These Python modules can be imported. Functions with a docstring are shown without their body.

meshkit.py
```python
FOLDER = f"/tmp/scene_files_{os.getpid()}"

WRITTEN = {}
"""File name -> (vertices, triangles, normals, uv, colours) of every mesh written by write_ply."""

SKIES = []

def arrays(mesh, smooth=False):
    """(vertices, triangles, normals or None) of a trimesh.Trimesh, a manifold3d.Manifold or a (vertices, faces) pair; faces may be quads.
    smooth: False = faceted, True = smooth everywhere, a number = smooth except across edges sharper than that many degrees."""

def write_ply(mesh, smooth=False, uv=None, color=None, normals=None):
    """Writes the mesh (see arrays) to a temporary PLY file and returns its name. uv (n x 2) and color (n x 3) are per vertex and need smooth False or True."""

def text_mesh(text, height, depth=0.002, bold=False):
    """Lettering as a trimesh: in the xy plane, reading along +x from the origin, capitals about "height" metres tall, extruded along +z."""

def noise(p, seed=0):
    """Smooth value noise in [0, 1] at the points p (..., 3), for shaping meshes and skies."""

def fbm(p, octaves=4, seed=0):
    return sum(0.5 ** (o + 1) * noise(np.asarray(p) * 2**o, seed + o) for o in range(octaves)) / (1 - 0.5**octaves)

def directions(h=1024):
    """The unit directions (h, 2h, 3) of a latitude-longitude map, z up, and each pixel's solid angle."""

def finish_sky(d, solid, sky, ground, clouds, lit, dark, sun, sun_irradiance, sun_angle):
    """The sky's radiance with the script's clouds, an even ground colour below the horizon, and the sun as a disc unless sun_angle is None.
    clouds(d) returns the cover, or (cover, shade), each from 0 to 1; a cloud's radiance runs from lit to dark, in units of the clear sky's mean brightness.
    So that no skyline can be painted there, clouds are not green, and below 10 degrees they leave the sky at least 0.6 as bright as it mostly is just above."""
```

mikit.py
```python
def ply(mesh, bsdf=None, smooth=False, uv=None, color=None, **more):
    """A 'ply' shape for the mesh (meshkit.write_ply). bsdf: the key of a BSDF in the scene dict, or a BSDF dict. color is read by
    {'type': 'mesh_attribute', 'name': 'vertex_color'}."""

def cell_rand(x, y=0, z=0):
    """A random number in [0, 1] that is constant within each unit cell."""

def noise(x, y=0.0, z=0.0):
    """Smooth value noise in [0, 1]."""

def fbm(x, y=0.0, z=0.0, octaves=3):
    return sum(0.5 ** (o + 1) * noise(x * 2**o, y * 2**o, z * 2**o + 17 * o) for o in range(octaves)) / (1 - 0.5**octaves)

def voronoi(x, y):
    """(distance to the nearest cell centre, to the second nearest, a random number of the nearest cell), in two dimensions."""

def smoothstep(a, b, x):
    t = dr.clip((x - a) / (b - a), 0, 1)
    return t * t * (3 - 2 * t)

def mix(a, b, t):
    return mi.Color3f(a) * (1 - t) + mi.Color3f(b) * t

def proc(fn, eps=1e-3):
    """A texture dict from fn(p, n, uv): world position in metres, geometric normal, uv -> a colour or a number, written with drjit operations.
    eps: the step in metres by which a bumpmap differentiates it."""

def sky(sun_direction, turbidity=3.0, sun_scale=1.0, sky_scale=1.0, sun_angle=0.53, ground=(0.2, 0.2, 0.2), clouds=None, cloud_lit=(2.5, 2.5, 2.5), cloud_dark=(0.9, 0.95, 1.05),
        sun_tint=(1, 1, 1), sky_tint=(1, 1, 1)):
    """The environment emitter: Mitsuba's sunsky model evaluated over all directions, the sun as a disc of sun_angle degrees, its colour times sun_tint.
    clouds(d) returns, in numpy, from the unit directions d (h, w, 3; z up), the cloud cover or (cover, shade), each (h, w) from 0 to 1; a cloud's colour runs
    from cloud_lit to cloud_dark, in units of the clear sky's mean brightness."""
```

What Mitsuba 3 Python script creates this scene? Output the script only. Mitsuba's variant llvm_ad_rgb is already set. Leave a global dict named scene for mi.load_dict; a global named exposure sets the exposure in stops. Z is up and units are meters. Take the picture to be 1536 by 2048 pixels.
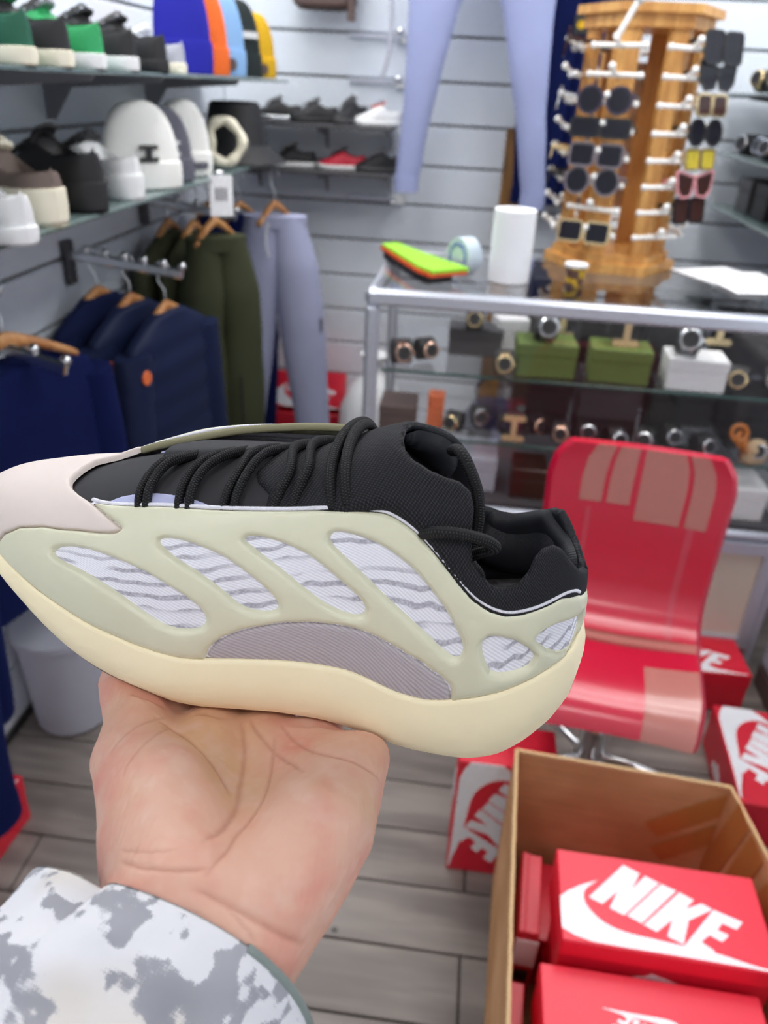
import math, numpy as np, trimesh, shapely, mitsuba as mi, drjit as dr, mikit, meshkit
from scipy.interpolate import PchipInterpolator as PI, CubicSpline
from scipy.spatial import Delaunay
from shapely.geometry import Polygon, LineString
from mikit import proc, noise, fbm, smoothstep, mix, cell_rand, voronoi
T = mi.ScalarTransform4f
scene, labels = {}, {}
# ---------------------------------------------------------------- camera, light, exposure
EYE = np.array([0, 0, 1.5])
def basis(pitch=28.9, yaw=5.4, roll=2.9):
    p, y, o = np.radians([pitch, yaw, roll])
    f = np.array([-np.sin(y)*np.cos(p), np.cos(y)*np.cos(p), -np.sin(p)])
    r0 = np.array([np.cos(y), np.sin(y), 0]); u0 = np.cross(r0, f)
    return r0*np.cos(o)+u0*np.sin(o), u0*np.cos(o)-r0*np.sin(o), f
RT, UP, FW = basis()
scene['camera'] = {'type': 'thinlens', 'fov': 2*math.degrees(math.atan(768/1540)), 'fov_axis': 'x', 'aperture_radius': 0.0014, 'focus_distance': 0.352, 'near_clip': 0.02, 'far_clip': 50.0,
    'to_world': T().look_at(origin=EYE.tolist(), target=(EYE+FW).tolist(), up=UP.tolist())}
exposure = -0.08
LAMP = 9.6           # radiance of the ceiling panels
LAMPS = [(x, y) for y in (-0.75, 1.3, 2.05, 2.8) for x in (-0.62, 0.72)]
# ---------------------------------------------------------------- helpers
def add(key, mesh, bsdf, smooth=False, label=None, cat=None, group=None, kind=None, **k):
    scene[key] = mikit.ply(mesh, bsdf, smooth, **k) if not isinstance(mesh, dict) else mesh
    d = {a: b for a, b in (('label', label), ('category', cat), ('group', group), ('kind', kind)) if b}
    if d: labels[key] = d
    return key
def tag(key, label, cat, group=None, kind=None):
    labels[key] = {a: b for a, b in (('label', label), ('category', cat), ('group', group), ('kind', kind)) if b}
    return key
_count = {}
def num(name):
    n = _count.get(name, -1)+1; _count[name] = n
    return name if n == 0 else f'{name}_{n:03d}'
def srgb(*c):
    c = np.array(c, float)/255
    return [float(x) for x in np.where(c < .04045, c/12.92, ((c+.055)/1.055)**2.4)]
def mat(name, col, rough=.5, metallic=0., spec=.5, **k):
    if not isinstance(col, dict): col = {'type': 'rgb', 'value': [float(x) for x in col]}
    scene[name] = {'type': 'twosided', 'bsdf': {'type': 'principled', 'base_color': col, 'roughness': rough, 'metallic': metallic, 'specular': spec, **k}}
    return name
def bump(name, col, fn, scale, rough=.6, eps=3e-4, spec=.4, **k):
    if not isinstance(col, dict): col = {'type': 'rgb', 'value': [float(x) for x in col]}
    scene[name] = {'type': 'twosided', 'bsdf': {'type': 'bumpmap', 'arbitrary': proc(fn, eps), 'scale': scale, 'bsdf': {'type': 'principled', 'base_color': col, 'roughness': rough, 'specular': spec, **k}}}
    return name
VC = {'type': 'mesh_attribute', 'name': 'vertex_color'}
def cat(*ms):
    ms = [m for m in (ms[0] if len(ms) == 1 and isinstance(ms[0], list) else ms)]
    v, f, n = [], [], 0
    for m in ms:
        if not isinstance(m, tuple): m = (np.array(m.vertices), np.array(m.faces))
        a, b = np.asarray(m[0], float), np.asarray(m[1], int)
        if b.shape[1] == 4: b = np.vstack([b[:, [0, 1, 2]], b[:, [0, 2, 3]]])
        v.append(a); f.append(b+n); n += len(a)
    return np.vstack(v), np.vstack(f)
def rotm(rx=0, ry=0, rz=0):
    a, b, c = np.radians([rx, ry, rz])
    X = np.array([[1, 0, 0], [0, np.cos(a), -np.sin(a)], [0, np.sin(a), np.cos(a)]])
    Y = np.array([[np.cos(b), 0, np.sin(b)], [0, 1, 0], [-np.sin(b), 0, np.cos(b)]])
    Z = np.array([[np.cos(c), -np.sin(c), 0], [np.sin(c), np.cos(c), 0], [0, 0, 1]])
    return Z@Y@X
def xf(m, loc=(0, 0, 0), rx=0, ry=0, rz=0, s=1.):
    if not isinstance(m, tuple): m = (np.array(m.vertices), np.array(m.faces))
    return (np.asarray(m[0])*s)@rotm(rx, ry, rz).T+np.asarray(loc, float), m[1]
def fr(m, A, O):
    return np.asarray(m[0])@np.asarray(A).T+O, m[1]
def rbox(x, y, z, b=.002, loc=(0, 0, 0)):
    """box of full sizes x, y, z with chamfered edges"""
    h = np.array([x, y, z])/2; b = min(b, h.min()*.9); P = []
    for s in np.ndindex(2, 2, 2):
        sg = np.array(s)*2-1
        for a in range(3):
            q = h-b; q[a] = h[a]; P.append(sg*q)
    c = trimesh.convex.convex_hull(np.array(P)); 
    return np.array(c.vertices)+np.asarray(loc, float), np.array(c.faces)
def loft(rings, cap=True, closed=True):
    R = np.asarray(rings, float); k, n = R.shape[:2]
    i, j = np.meshgrid(np.arange(k-1), np.arange(n if closed else n-1), indexing='ij'); j2 = (j+1) % n
    q = np.stack([i*n+j, i*n+j2, (i+1)*n+j2, (i+1)*n+j], -1).reshape(-1, 4)
    f = np.vstack([q[:, [0, 1, 2]], q[:, [0, 2, 3]]]); v = R.reshape(-1, 3)
    if cap and closed:
        c0, c1 = R[0].mean(0), R[-1].mean(0); v = np.vstack([v, c0, c1]); a = np.arange(n); b = (a+1) % n
        f = np.vstack([f, np.stack([b, a, a*0+len(v)-2], 1), np.stack([(k-1)*n+a, (k-1)*n+b, a*0+len(v)-1], 1)])
    return v, f
def lathe(prof, n=20):
    a = np.arange(n)*2*np.pi/n
    return loft([np.stack([r*np.cos(a), r*np.sin(a), a*0+z], 1) for r, z in prof])
def ell(cx, cy, z, rx, ry, n=20, p=2., rot=0.):
    a = np.arange(n)*2*np.pi/n; c, s = np.cos(a), np.sin(a)
    x, y = rx*np.sign(c)*abs(c)**(2/p), ry*np.sign(s)*abs(s)**(2/p); q = math.radians(rot)
    return np.stack([cx+x*math.cos(q)-y*math.sin(q), cy+x*math.sin(q)+y*math.cos(q), a*0+z], 1)
def tube(path, r, n=8, closed=False, flat=1., up=None):
    """tube along a path; flat < 1 squeezes it along 'up'"""
    P = np.asarray(path, float); r = np.broadcast_to(r, len(P))
    t = np.gradient(P, axis=0) if not closed else np.roll(P, -1, 0)-np.roll(P, 1, 0)
    t /= np.linalg.norm(t, axis=1, keepdims=True)+1e-12
    if up is None:
        a = np.zeros_like(P); u = np.cross(t[0], [0, 0, 1.] if abs(t[0, 2]) < .9 else [1., 0, 0])
        for i in range(len(P)):
            u = u-t[i]*(u@t[i]); u /= np.linalg.norm(u)+1e-12; a[i] = u
        b = np.cross(t, a)
    else:
        b = np.broadcast_to(np.asarray(up, float), P.shape); b = b-t*(b*t).sum(1, keepdims=True); b = b/(np.linalg.norm(b, axis=1, keepdims=True)+1e-12); a = np.cross(b, t)
    g = np.arange(n)*2*np.pi/n
    R = P[:, None]+r[:, None, None]*(np.cos(g)[None, :, None]*a[:, None]+flat*np.sin(g)[None, :, None]*b[:, None])
    if closed: R = np.concatenate([R, R[:1]])
    return loft(R, cap=not closed)
def spline(pts, n=40):
    p = np.asarray(pts, float); d = np.r_[0, np.cumsum(np.linalg.norm(np.diff(p, axis=0), axis=1))]
    return CubicSpline(d/d[-1], p)(np.linspace(0, 1, n))
def prism(poly, h):
    """shapely polygon(s) extruded from z = 0 to h"""
    gs = getattr(poly, 'geoms', [poly])
    return cat([trimesh.creation.extrude_polygon(g, h, engine='earcut') for g in gs if g.area > 1e-9])
def rrect(w, h, r):
    return shapely.box(-w/2+r, -h/2+r, w/2-r, h/2-r).buffer(r, quad_segs=4)
def surface_nets(D, org, h):
    """zero surface of the sampled field D (negative inside)"""
    ins = D < 0; nx, ny, nz = D.shape; shp = (nx-1, ny-1, nz-1)
    acc, cnt = np.zeros(shp+(3,)), np.zeros(shp)
    for ax in range(3):
        o1, o2 = [a for a in range(3) if a != ax]
        A = np.moveaxis(D, (ax, o1, o2), (0, 1, 2)); a, b = A[:-1], A[1:]
        cr = (a < 0) != (b < 0); t = np.where(cr, a/np.where(cr, a-b, 1), 0)
        for p in (0, 1):
            for q in (0, 1):
                sl = cr[:, p:p+A.shape[1]-1, q:q+A.shape[2]-1]; tt = t[:, p:p+A.shape[1]-1, q:q+A.shape[2]-1]
                off = np.zeros(sl.shape+(3,)); off[..., ax] = tt; off[..., o1] = p; off[..., o2] = q
                inv = np.argsort((ax, o1, o2))
                acc += np.transpose(off*sl[..., None], tuple(inv)+(3,)); cnt += np.transpose(sl, inv)
    has = cnt > 0; idx = -np.ones(shp, int); idx[has] = np.arange(has.sum()); ii = np.stack(np.nonzero(has), 1)
    V = (ii+acc[has]/cnt[has][:, None])*h+org; Q = []
    for ax in range(3):
        o1, o2 = [(1, 2), (2, 0), (0, 1)][ax]
        e = [slice(None)]*3; e[ax] = slice(0, -1); g = [slice(None)]*3; g[ax] = slice(1, None)
        a, b = ins[tuple(e)], ins[tuple(g)]; w = np.stack(np.nonzero(a != b), 1)
        w = w[(w[:, o1] > 0) & (w[:, o2] > 0) & (w[:, o1] < D.shape[o1]-1) & (w[:, o2] < D.shape[o2]-1)]
        fl = ~a[tuple(w.T)]; c = []
        for d1, d2 in ((-1, -1), (0, -1), (0, 0), (-1, 0)):
            k = w.copy(); k[:, o1] += d1; k[:, o2] += d2; c.append(idx[tuple(k.T)])
        c = np.stack(c, 1); c[fl] = c[fl][:, ::-1]; Q.append(c)
    Q = np.vstack(Q); return V, np.vstack([Q[:, [0, 1, 2]], Q[:, [0, 2, 3]]])
def taubin(m, it=8):
    t = trimesh.Trimesh(m[0], m[1], process=False); trimesh.smoothing.filter_taubin(t, iterations=it)
    return np.array(t.vertices), np.array(t.faces)
# ---------------------------------------------------------------- plain materials
mat('m_black', [.012, .012, .014], .6); mat('m_blackgloss', [.01, .01, .012], .25); mat('m_white', [.78, .79, .8], .5); mat('m_cream', srgb(232, 226, 205), .55)
mat('m_chrome', [.75, .76, .78], .16, 1.); mat('m_alu', srgb(196, 200, 212), .32, .55); mat('m_gold', [.86, .66, .36], .22, 1.); mat('m_silver', [.8, .82, .85], .15, 1.); mat('m_rose', [.8, .5, .38], .2, 1.)
mat('m_darkgrey', [.05, .05, .055], .55); mat('m_grey', [.2, .2, .22], .6); mat('m_slat', srgb(222, 229, 238), .32); mat('m_groove', [.16, .165, .17], .5)
mat('m_navy', srgb(14, 24, 60), .9, spec=.2); mat('m_navy_deep', srgb(9, 20, 66), .9, spec=.15); mat('m_puffer', srgb(20, 30, 62), .6, spec=.25); mat('m_olive', srgb(60, 64, 46), .9, spec=.2); mat('m_lilac', srgb(152, 156, 184), .85, sheen=.3); mat('m_lilac2', srgb(150, 158, 198), .85)
mat('m_red', srgb(206, 26, 50), .38); mat('m_logo', srgb(232, 234, 240), .42); mat('m_orange', srgb(225, 110, 60), .5); mat('m_green', srgb(20, 90, 66), .6); mat('m_green2', srgb(40, 158, 92), .6); mat('m_taupe', srgb(112, 98, 92), .8)
mat('m_blue', srgb(18, 20, 150), .8); mat('m_orangeknit', srgb(225, 100, 30), .8); mat('m_sky', srgb(130, 170, 215), .85); mat('m_pine', srgb(24, 34, 34), .85); mat('m_yellow', srgb(205, 160, 10), .8); mat('m_greyknit', srgb(92, 92, 104), .85); mat('m_lens', [.010, .009, .016], .12, spec=.28); mat('m_lensbrown', [.05, .02, .017], .14, spec=.3)
mat('m_pink', srgb(222, 150, 158), .35); mat('m_brown', srgb(84, 66, 62), .6); mat('m_boxgreen', srgb(92, 112, 52), .6); mat('m_plastic', srgb(236, 238, 240), .35); mat('m_lime', srgb(140, 200, 40), .5); mat('m_offwhite', srgb(234, 234, 230), .8); mat('m_redorange', srgb(228, 80, 30), .5); mat('m_bin', srgb(176, 178, 190), .45); mat('m_paper', srgb(235, 236, 240), .6)
scene['m_glass'] = {'type': 'thindielectric', 'int_ior': 1.45}
mat('m_glassedge', srgb(42, 78, 72), .15)
def wood_fn(c1, c2, sc):
    def fn(p, n, uv):
        g = fbm(p.x*sc, p.y*sc, p.z*sc*.12, 3)
        return mix(c1, c2, smoothstep(.3, .7, g))
    return fn
mat('m_wood', proc(wood_fn(srgb(220, 166, 94), srgb(192, 134, 70), 60.)), .45)
mat('m_hanger', proc(wood_fn(srgb(205, 148, 92), srgb(180, 120, 68), 40.)), .45)
def card_fn(p, n, uv):
    g = fbm(p.x*9, p.y*9, p.z*9, 3)+.25*noise(p.x*4, p.y*4, p.z*160)
    return mix(srgb(196, 150, 108), srgb(172, 124, 82), smoothstep(.3, .85, g))
mat('m_card', proc(card_fn), .7); mat('m_cardedge', srgb(206, 172, 128), .8); mat('m_tape', srgb(166, 108, 58), .2, spec=.6); mat('m_cleartape', srgb(176, 112, 104), .2, spec=.6); mat('m_striptape', srgb(184, 62, 78), .22, spec=.6)
# ---------------------------------------------------------------- the room
XL, XR, YB, YF, ZC = -1.05, 1.22, 3.406, -1.7, 2.62
def floor_fn(p, n, uv):
    row = dr.floor((p.y-.79)/.14)
    g = fbm(p.x*3+row*7.3, p.y*26, row, 4); st = noise(p.x*1.7+row*3.1, p.y*60, row*2.)
    c = mix(srgb(140, 131, 125), srgb(104, 96, 92), smoothstep(.25, .75, g))
    c = mix(c, srgb(74, 70, 68), .45*smoothstep(.62, .9, fbm(p.x*7, p.y*14, 3., 3)))
    d = dr.sqrt(dr.square(p.x+.147)+dr.square(p.y-.946))
    return mix(mix(c, srgb(140, 132, 128), .35*st), [.01, .01, .01], .85*smoothstep(.009, .004, d))
mat('m_floor', proc(floor_fn), .38, spec=.35); mat('m_grout', srgb(66, 64, 64), .8)
add('floor', xf(rbox(XR-XL+.2, YB-YF+.2, .05), ((XL+XR)/2, (YB+YF)/2, -.034)), 'm_grout', kind='structure')
rng = np.random.default_rng(4)
JOIN = {0: [.108], 1: [-.173], 2: [.113]}
row = 0
for k in range(-17, 19):
    y0 = .79+.14*k
    if y0+.14 < YF or y0 > YB: continue
    js = JOIN.get(k, [float(rng.uniform(-.3, .3))]); x = js[0]
    edges = sorted({x+.66*i for i in range(-3, 4)}); edges = [XL]+[e for e in edges if XL+.02 < e < XR-.02]+[XR]
    for a, b in zip(edges, edges[1:]):
        y1, y2 = max(y0, YF)+.0022, min(y0+.14, YB)-.0022
        if y2-y1 > .02: add(num('floor__plank'), rbox(b-a-.0044, y2-y1, .01, .0016, ((a+b)/2, (y1+y2)/2, -.005)), 'm_floor')
def slatwall(name, p0, p1, nrm):
    """slat panels on a wall from p0 to p1 (plan), facing nrm"""
    p0, p1, nrm = np.array(p0, float), np.array(p1, float), np.array(nrm, float); L = np.linalg.norm(p1-p0); c = (p0+p1)/2
    ang = math.degrees(math.atan2(*(p1-p0)[::-1]))
    add(name, xf(rbox(L+.1, .05, ZC), (*(c-nrm*.037), ZC/2), rz=ang), 'm_groove', kind='structure')
    z = 1.674-.15*11
    m = None
    for k in range(-1, 18):
        a, b = max(z+.15*k, 0)+.0045, min(z+.15*(k+1), ZC)-.0045
        if b-a > .03: add(num(name+'__panel'), xf(rbox(L, .012, b-a, .003), (*(c-nrm*.006), (a+b)/2), rz=ang), 'm_slat')
slatwall('wall_back', (XL, YB), (XR, YB), (0, -1))
slatwall('wall_left', (XL, YF), (XL, YB), (1, 0))
slatwall('wall_right', (XR, YF), (XR, YB), (-1, 0))
mat('m_ceiling', srgb(232, 232, 230), .8)
add('ceiling', rbox(XR-XL+.3, YB-YF+.3, .05, loc=((XL+XR)/2, (YB+YF)/2, ZC+.026)), 'm_ceiling', kind='structure')
add('wall_front', rbox(XR-XL+.2, .05, ZC, loc=((XL+XR)/2, YF-.026, ZC/2)), 'm_ceiling', kind='structure')
for i, (x, y) in enumerate(LAMPS):
    k = num('ceiling_light')
    tag(k, 'flat square ceiling light panel, '+('left', 'right')[i % 2]+' one of the '+('pair nearest the entrance', 'second pair from the entrance', 'third pair from the entrance', 'pair nearest the back wall')[i//2], 'ceiling light', 'ceiling light panels')
    fo = shapely.box(-.3, -.3, .3, .3).difference(shapely.box(-.28, -.28, .28, .28))
    add(k+'__frame', xf(prism(fo, .02), (x, y, ZC-.0205)), 'm_white')
    scene[k+'__diffuser'] = {'type': 'rectangle', 'to_world': T().translate([x, y, ZC-.012]).rotate([1, 0, 0], 180).scale([.28, .28, 1]), 'bsdf': {'type': 'ref', 'id': 'm_white'},
        'emitter': {'type': 'area', 'radiance': {'type': 'rgb', 'value': [LAMP, LAMP*.985, LAMP*.96]}}}
# ---------------------------------------------------------------- the sneaker in the hand: x toe to heel, y lateral (negative) to medial, z up
mm = .001
SA = rotm(rz=5.4-8)@rotm(ry=9)
SO = np.array([-0.2322, 0.3047, 1.2701])
ZF=PI(np.array([0,5,20,35,47,58,68,78,88,97,106,115,124,132,149,166,182,191,200,209,219,228,236,244,252,260,267,274,281,290,305])*mm,
      np.array([56,54.5,51,47,44.4,41.5,39.2,37.2,35,33,31.5,30.8,31,32,35,38,39.4,39.2,37.8,35.6,34,34.2,36.4,40,44.3,49,54,59,63.5,68,71])*mm)
ZB=PI(np.array([-5,8,20,36,42,50,59,69,76,83,95,108,122,134,151,169,183,196,209,225,239,254,268,280,290,303])*mm,
      np.array([52,48.5,43,34,30.5,26,20.6,15.3,12.3,9.8,6,3.4,1.4,1,2.6,4.4,4.6,3.4,1.6,.4,1,2.2,5.7,11.5,16,25])*mm)
# plan half width of the upper, by fraction s of its length (ends handled by a root)
UX0,UX1=.003,.2885
_h=PI(np.array([0,.03,.06,.10,.15,.2,.3,.4,.5,.6,.7,.8,.86,.91,.95,.98,1.0]),np.array([0,17,24.5,32,39.5,44.5,50,50,46,42,39,39.5,39,36,29.5,20,0])*mm)
def hU(f): return _h(np.clip(f,0,1))
ZT=PI(np.array([0,.02,.05,.1,.15,.2,.27,.35,.45,.55,.65,.72,.8,.9,1.0]),np.array([54,59.5,65,70.5,75.5,80,88.5,99.5,110,119.5,127,132,135,137,137])*mm)
def hull(s,t,off=0.):
    """point of the upper's surface: s from toe to heel, t from the lateral edge (0) over the top (pi/2) to the medial edge (pi)"""
    s=np.asarray(s,float); t=np.asarray(t,float)
    f=(1-np.cos(np.pi*s))/2
    x=UX0+(UX1-UX0)*f; h=hU(f); zf=ZF(x)-.001; zt=ZT(f)
    c=np.cos(t); sn=np.sin(t)
    y=-h*np.sign(c)*np.abs(c)**.85; z=zf+(zt-zf)*np.abs(sn)**.8
    w=np.clip((t-1.72)/.35,0,1); z=z+.0085*w*w*(3-2*w)*np.sin(np.pi*np.clip((s-.30)/.37,0,1))**.7*np.clip((t-.0)/1,0,1)*np.clip((np.pi-t)/.6,0,1)
    k=np.clip((f-.78)/.22,0,1)
    x=x-k*k*np.maximum(0,z-.068)*.22
    return np.stack([x,y,z],-1)
def hulln(s,t):
    e=1e-3
    s=np.clip(s,.004,.996); t=np.clip(t,.004,np.pi-.004)
    a=hull(s+e,t)-hull(s-e,t); b=hull(s,t+e)-hull(s,t-e)
    n=np.cross(a,b); n/=np.linalg.norm(n,axis=-1,keepdims=True)+1e-12
    return n

ZT2=PI(np.array([0,.27,.35,.45,.52,.58,.63,.68,.72,.76,.82,.9,1.0]),np.array([53,88,99,107,112.5,121,131,138.5,141,141,138,136,136])*mm)
def boot(s,t,off=0.):
    s=np.asarray(s,float); t=np.asarray(t,float)
    f=(1-np.cos(np.pi*s))/2
    x=UX0+(UX1-UX0)*f; h=hU(f)*1.0; zf=ZF(x)-.001; zt=ZT2(f)
    c=np.cos(t); sn=np.sin(t)
    y=-h*np.sign(c)*np.abs(c)**.85; z=zf+(zt-zf)*np.abs(sn)**.8
    k=np.clip((f-.78)/.22,0,1)
    x=x-k*k*np.maximum(0,z-.068)*.24
    return np.stack([x,y,z],-1)
W1 = [(0.299,0.459),(0.303,0.522),(0.316,0.570),(0.334,0.588),(0.358,0.570),(0.381,0.519),(0.402,0.474),(0.424,0.414),(0.444,0.354),(0.460,0.287),(0.469,0.216),(0.468,0.170),(0.460,0.152),(0.445,0.144),(0.429,0.155),(0.412,0.192),(0.395,0.242),(0.377,0.297),(0.360,0.343),(0.340,0.384),(0.319,0.403),(0.305,0.413)]
W2 = [(0.412,0.688),(0.413,0.714),(0.420,0.724),(0.438,0.706),(0.458,0.654),(0.474,0.597),(0.494,0.501),(0.513,0.406),(0.525,0.339),(0.532,0.287),(0.531,0.258),(0.523,0.249),(0.508,0.261),(0.496,0.294),(0.480,0.382),(0.459,0.485),(0.439,0.564),(0.422,0.629)]
W3 = [(0.489,0.709),(0.492,0.729),(0.502,0.721),(0.521,0.680),(0.538,0.626),(0.551,0.584),(0.568,0.508),(0.584,0.437),(0.599,0.377),(0.610,0.330),(0.613,0.296),(0.611,0.272),(0.602,0.262),(0.588,0.279),(0.573,0.310),(0.559,0.362),(0.542,0.435),(0.525,0.520),(0.506,0.612),(0.496,0.667)]
W4 = [(0.565,0.702),(0.566,0.745),(0.573,0.751),(0.588,0.730),(0.604,0.698),(0.624,0.644),(0.642,0.595),(0.659,0.541),(0.675,0.479),(0.693,0.408),(0.709,0.327),(0.721,0.259),(0.726,0.210),(0.724,0.186),(0.717,0.185),(0.701,0.224),(0.678,0.282),(0.653,0.339),(0.628,0.397),(0.605,0.485),(0.582,0.593),(0.570,0.658)]
W5 = [(0.472,0.017),(0.476,0.053),(0.486,0.103),(0.504,0.146),(0.530,0.177),(0.555,0.193),(0.574,0.196),(0.593,0.196),(0.613,0.190),(0.636,0.179),(0.659,0.165),(0.684,0.138),(0.705,0.101),(0.723,0.056),(0.731,0.027),(0.727,0.016),(0.718,0.014),(0.695,0.014),(0.671,0.014),(0.647,0.016),(0.624,0.015),(0.602,0.017),(0.581,0.019),(0.562,0.016),(0.545,0.015),(0.507,0.014)]
W6 = [(0.748,0.251),(0.751,0.271),(0.763,0.267),(0.786,0.233),(0.810,0.167),(0.823,0.113),(0.820,0.090),(0.803,0.089),(0.781,0.099),(0.768,0.120),(0.759,0.163),(0.751,0.216)]
W7 = [(0.826,0.224),(0.833,0.234),(0.857,0.216),(0.888,0.173),(0.923,0.032),(0.893,0.064),(0.871,0.093),(0.847,0.146),(0.831,0.195)]
RIM = [(0.324,1.080),(0.350,1.026),(0.384,0.992),(0.425,0.968),(0.463,0.942),(0.499,0.915),(0.531,0.905),(0.568,0.914),(0.590,0.910),(0.611,0.896),(0.625,0.856),(0.643,0.796),(0.663,0.717),(0.685,0.625),(0.701,0.563),(0.719,0.496),(0.742,0.439),(0.763,0.410),(0.785,0.407),(0.814,0.418),(0.850,0.431),(0.903,0.362),(0.956,0.181)]
CAP = [(0.347,1.599),(0.321,1.542),(0.275,1.537),(0.267,1.475),(0.273,1.366),(0.299,1.229),(0.324,1.080),(0.351,0.908),(0.372,0.789),(0.375,0.746),(0.370,0.721),(0.352,0.735),(0.327,0.752),(0.287,0.725),(0.250,0.595),(0.227,0.381),(0.219,0.155)]
RIM = [q for q in RIM if q[0] < .91]
rim_s, rim_t = np.r_[np.array(RIM)[:, 0], .95, 1.], np.r_[np.array(RIM)[:, 1], .26, .165]
_boot0 = boot
def boot(s, t, off=0.):
    P = _boot0(s, t); s, t = np.asarray(s, float), np.asarray(t, float); tt = np.minimum(t, np.pi-t)
    w = np.clip((np.interp(s, rim_s, rim_t)-.01-tt)/.16, 0, 1); w = w*w*(3-2*w)*np.clip((s-.2)/.1, 0, 1)
    k = 1-w*.0065/np.maximum(abs(P[..., 1]), .012); P[..., 1] *= k; return P
W5 = [(s, t if t > .035 else 0.) for s, t in W5]
def mirror(P): return [(s, np.pi-t) for s, t in P][::-1]
FL = np.array([.36, .075])
def normals_of(fn, s, t):
    e = 1e-3; s = np.clip(s, .006, .994); t = np.clip(t, .006, np.pi-.006)
    n = np.cross(fn(s+e, t)-fn(s-e, t), fn(s, t+e)-fn(s, t-e))
    return n/(np.linalg.norm(n, axis=1, keepdims=True)+1e-12)
def curve2(P, step=.0012, smooth=True, closed=True):
    """densified outline in flat coordinates, corners eased"""
    P = np.asarray(P, float)*FL
    if closed and smooth:
        for _ in range(2):
            Q = np.roll(P, -1, 0); P = np.stack([.75*P+.25*Q, .25*P+.75*Q], 1).reshape(-1, 2)
    r = LineString(np.vstack([P, P[:1]])) if closed else LineString(P)
    n = max(8, int(r.length/step)); d = np.arange(n)/n*r.length
    return np.array([r.interpolate(x).coords[0] for x in d])
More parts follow.
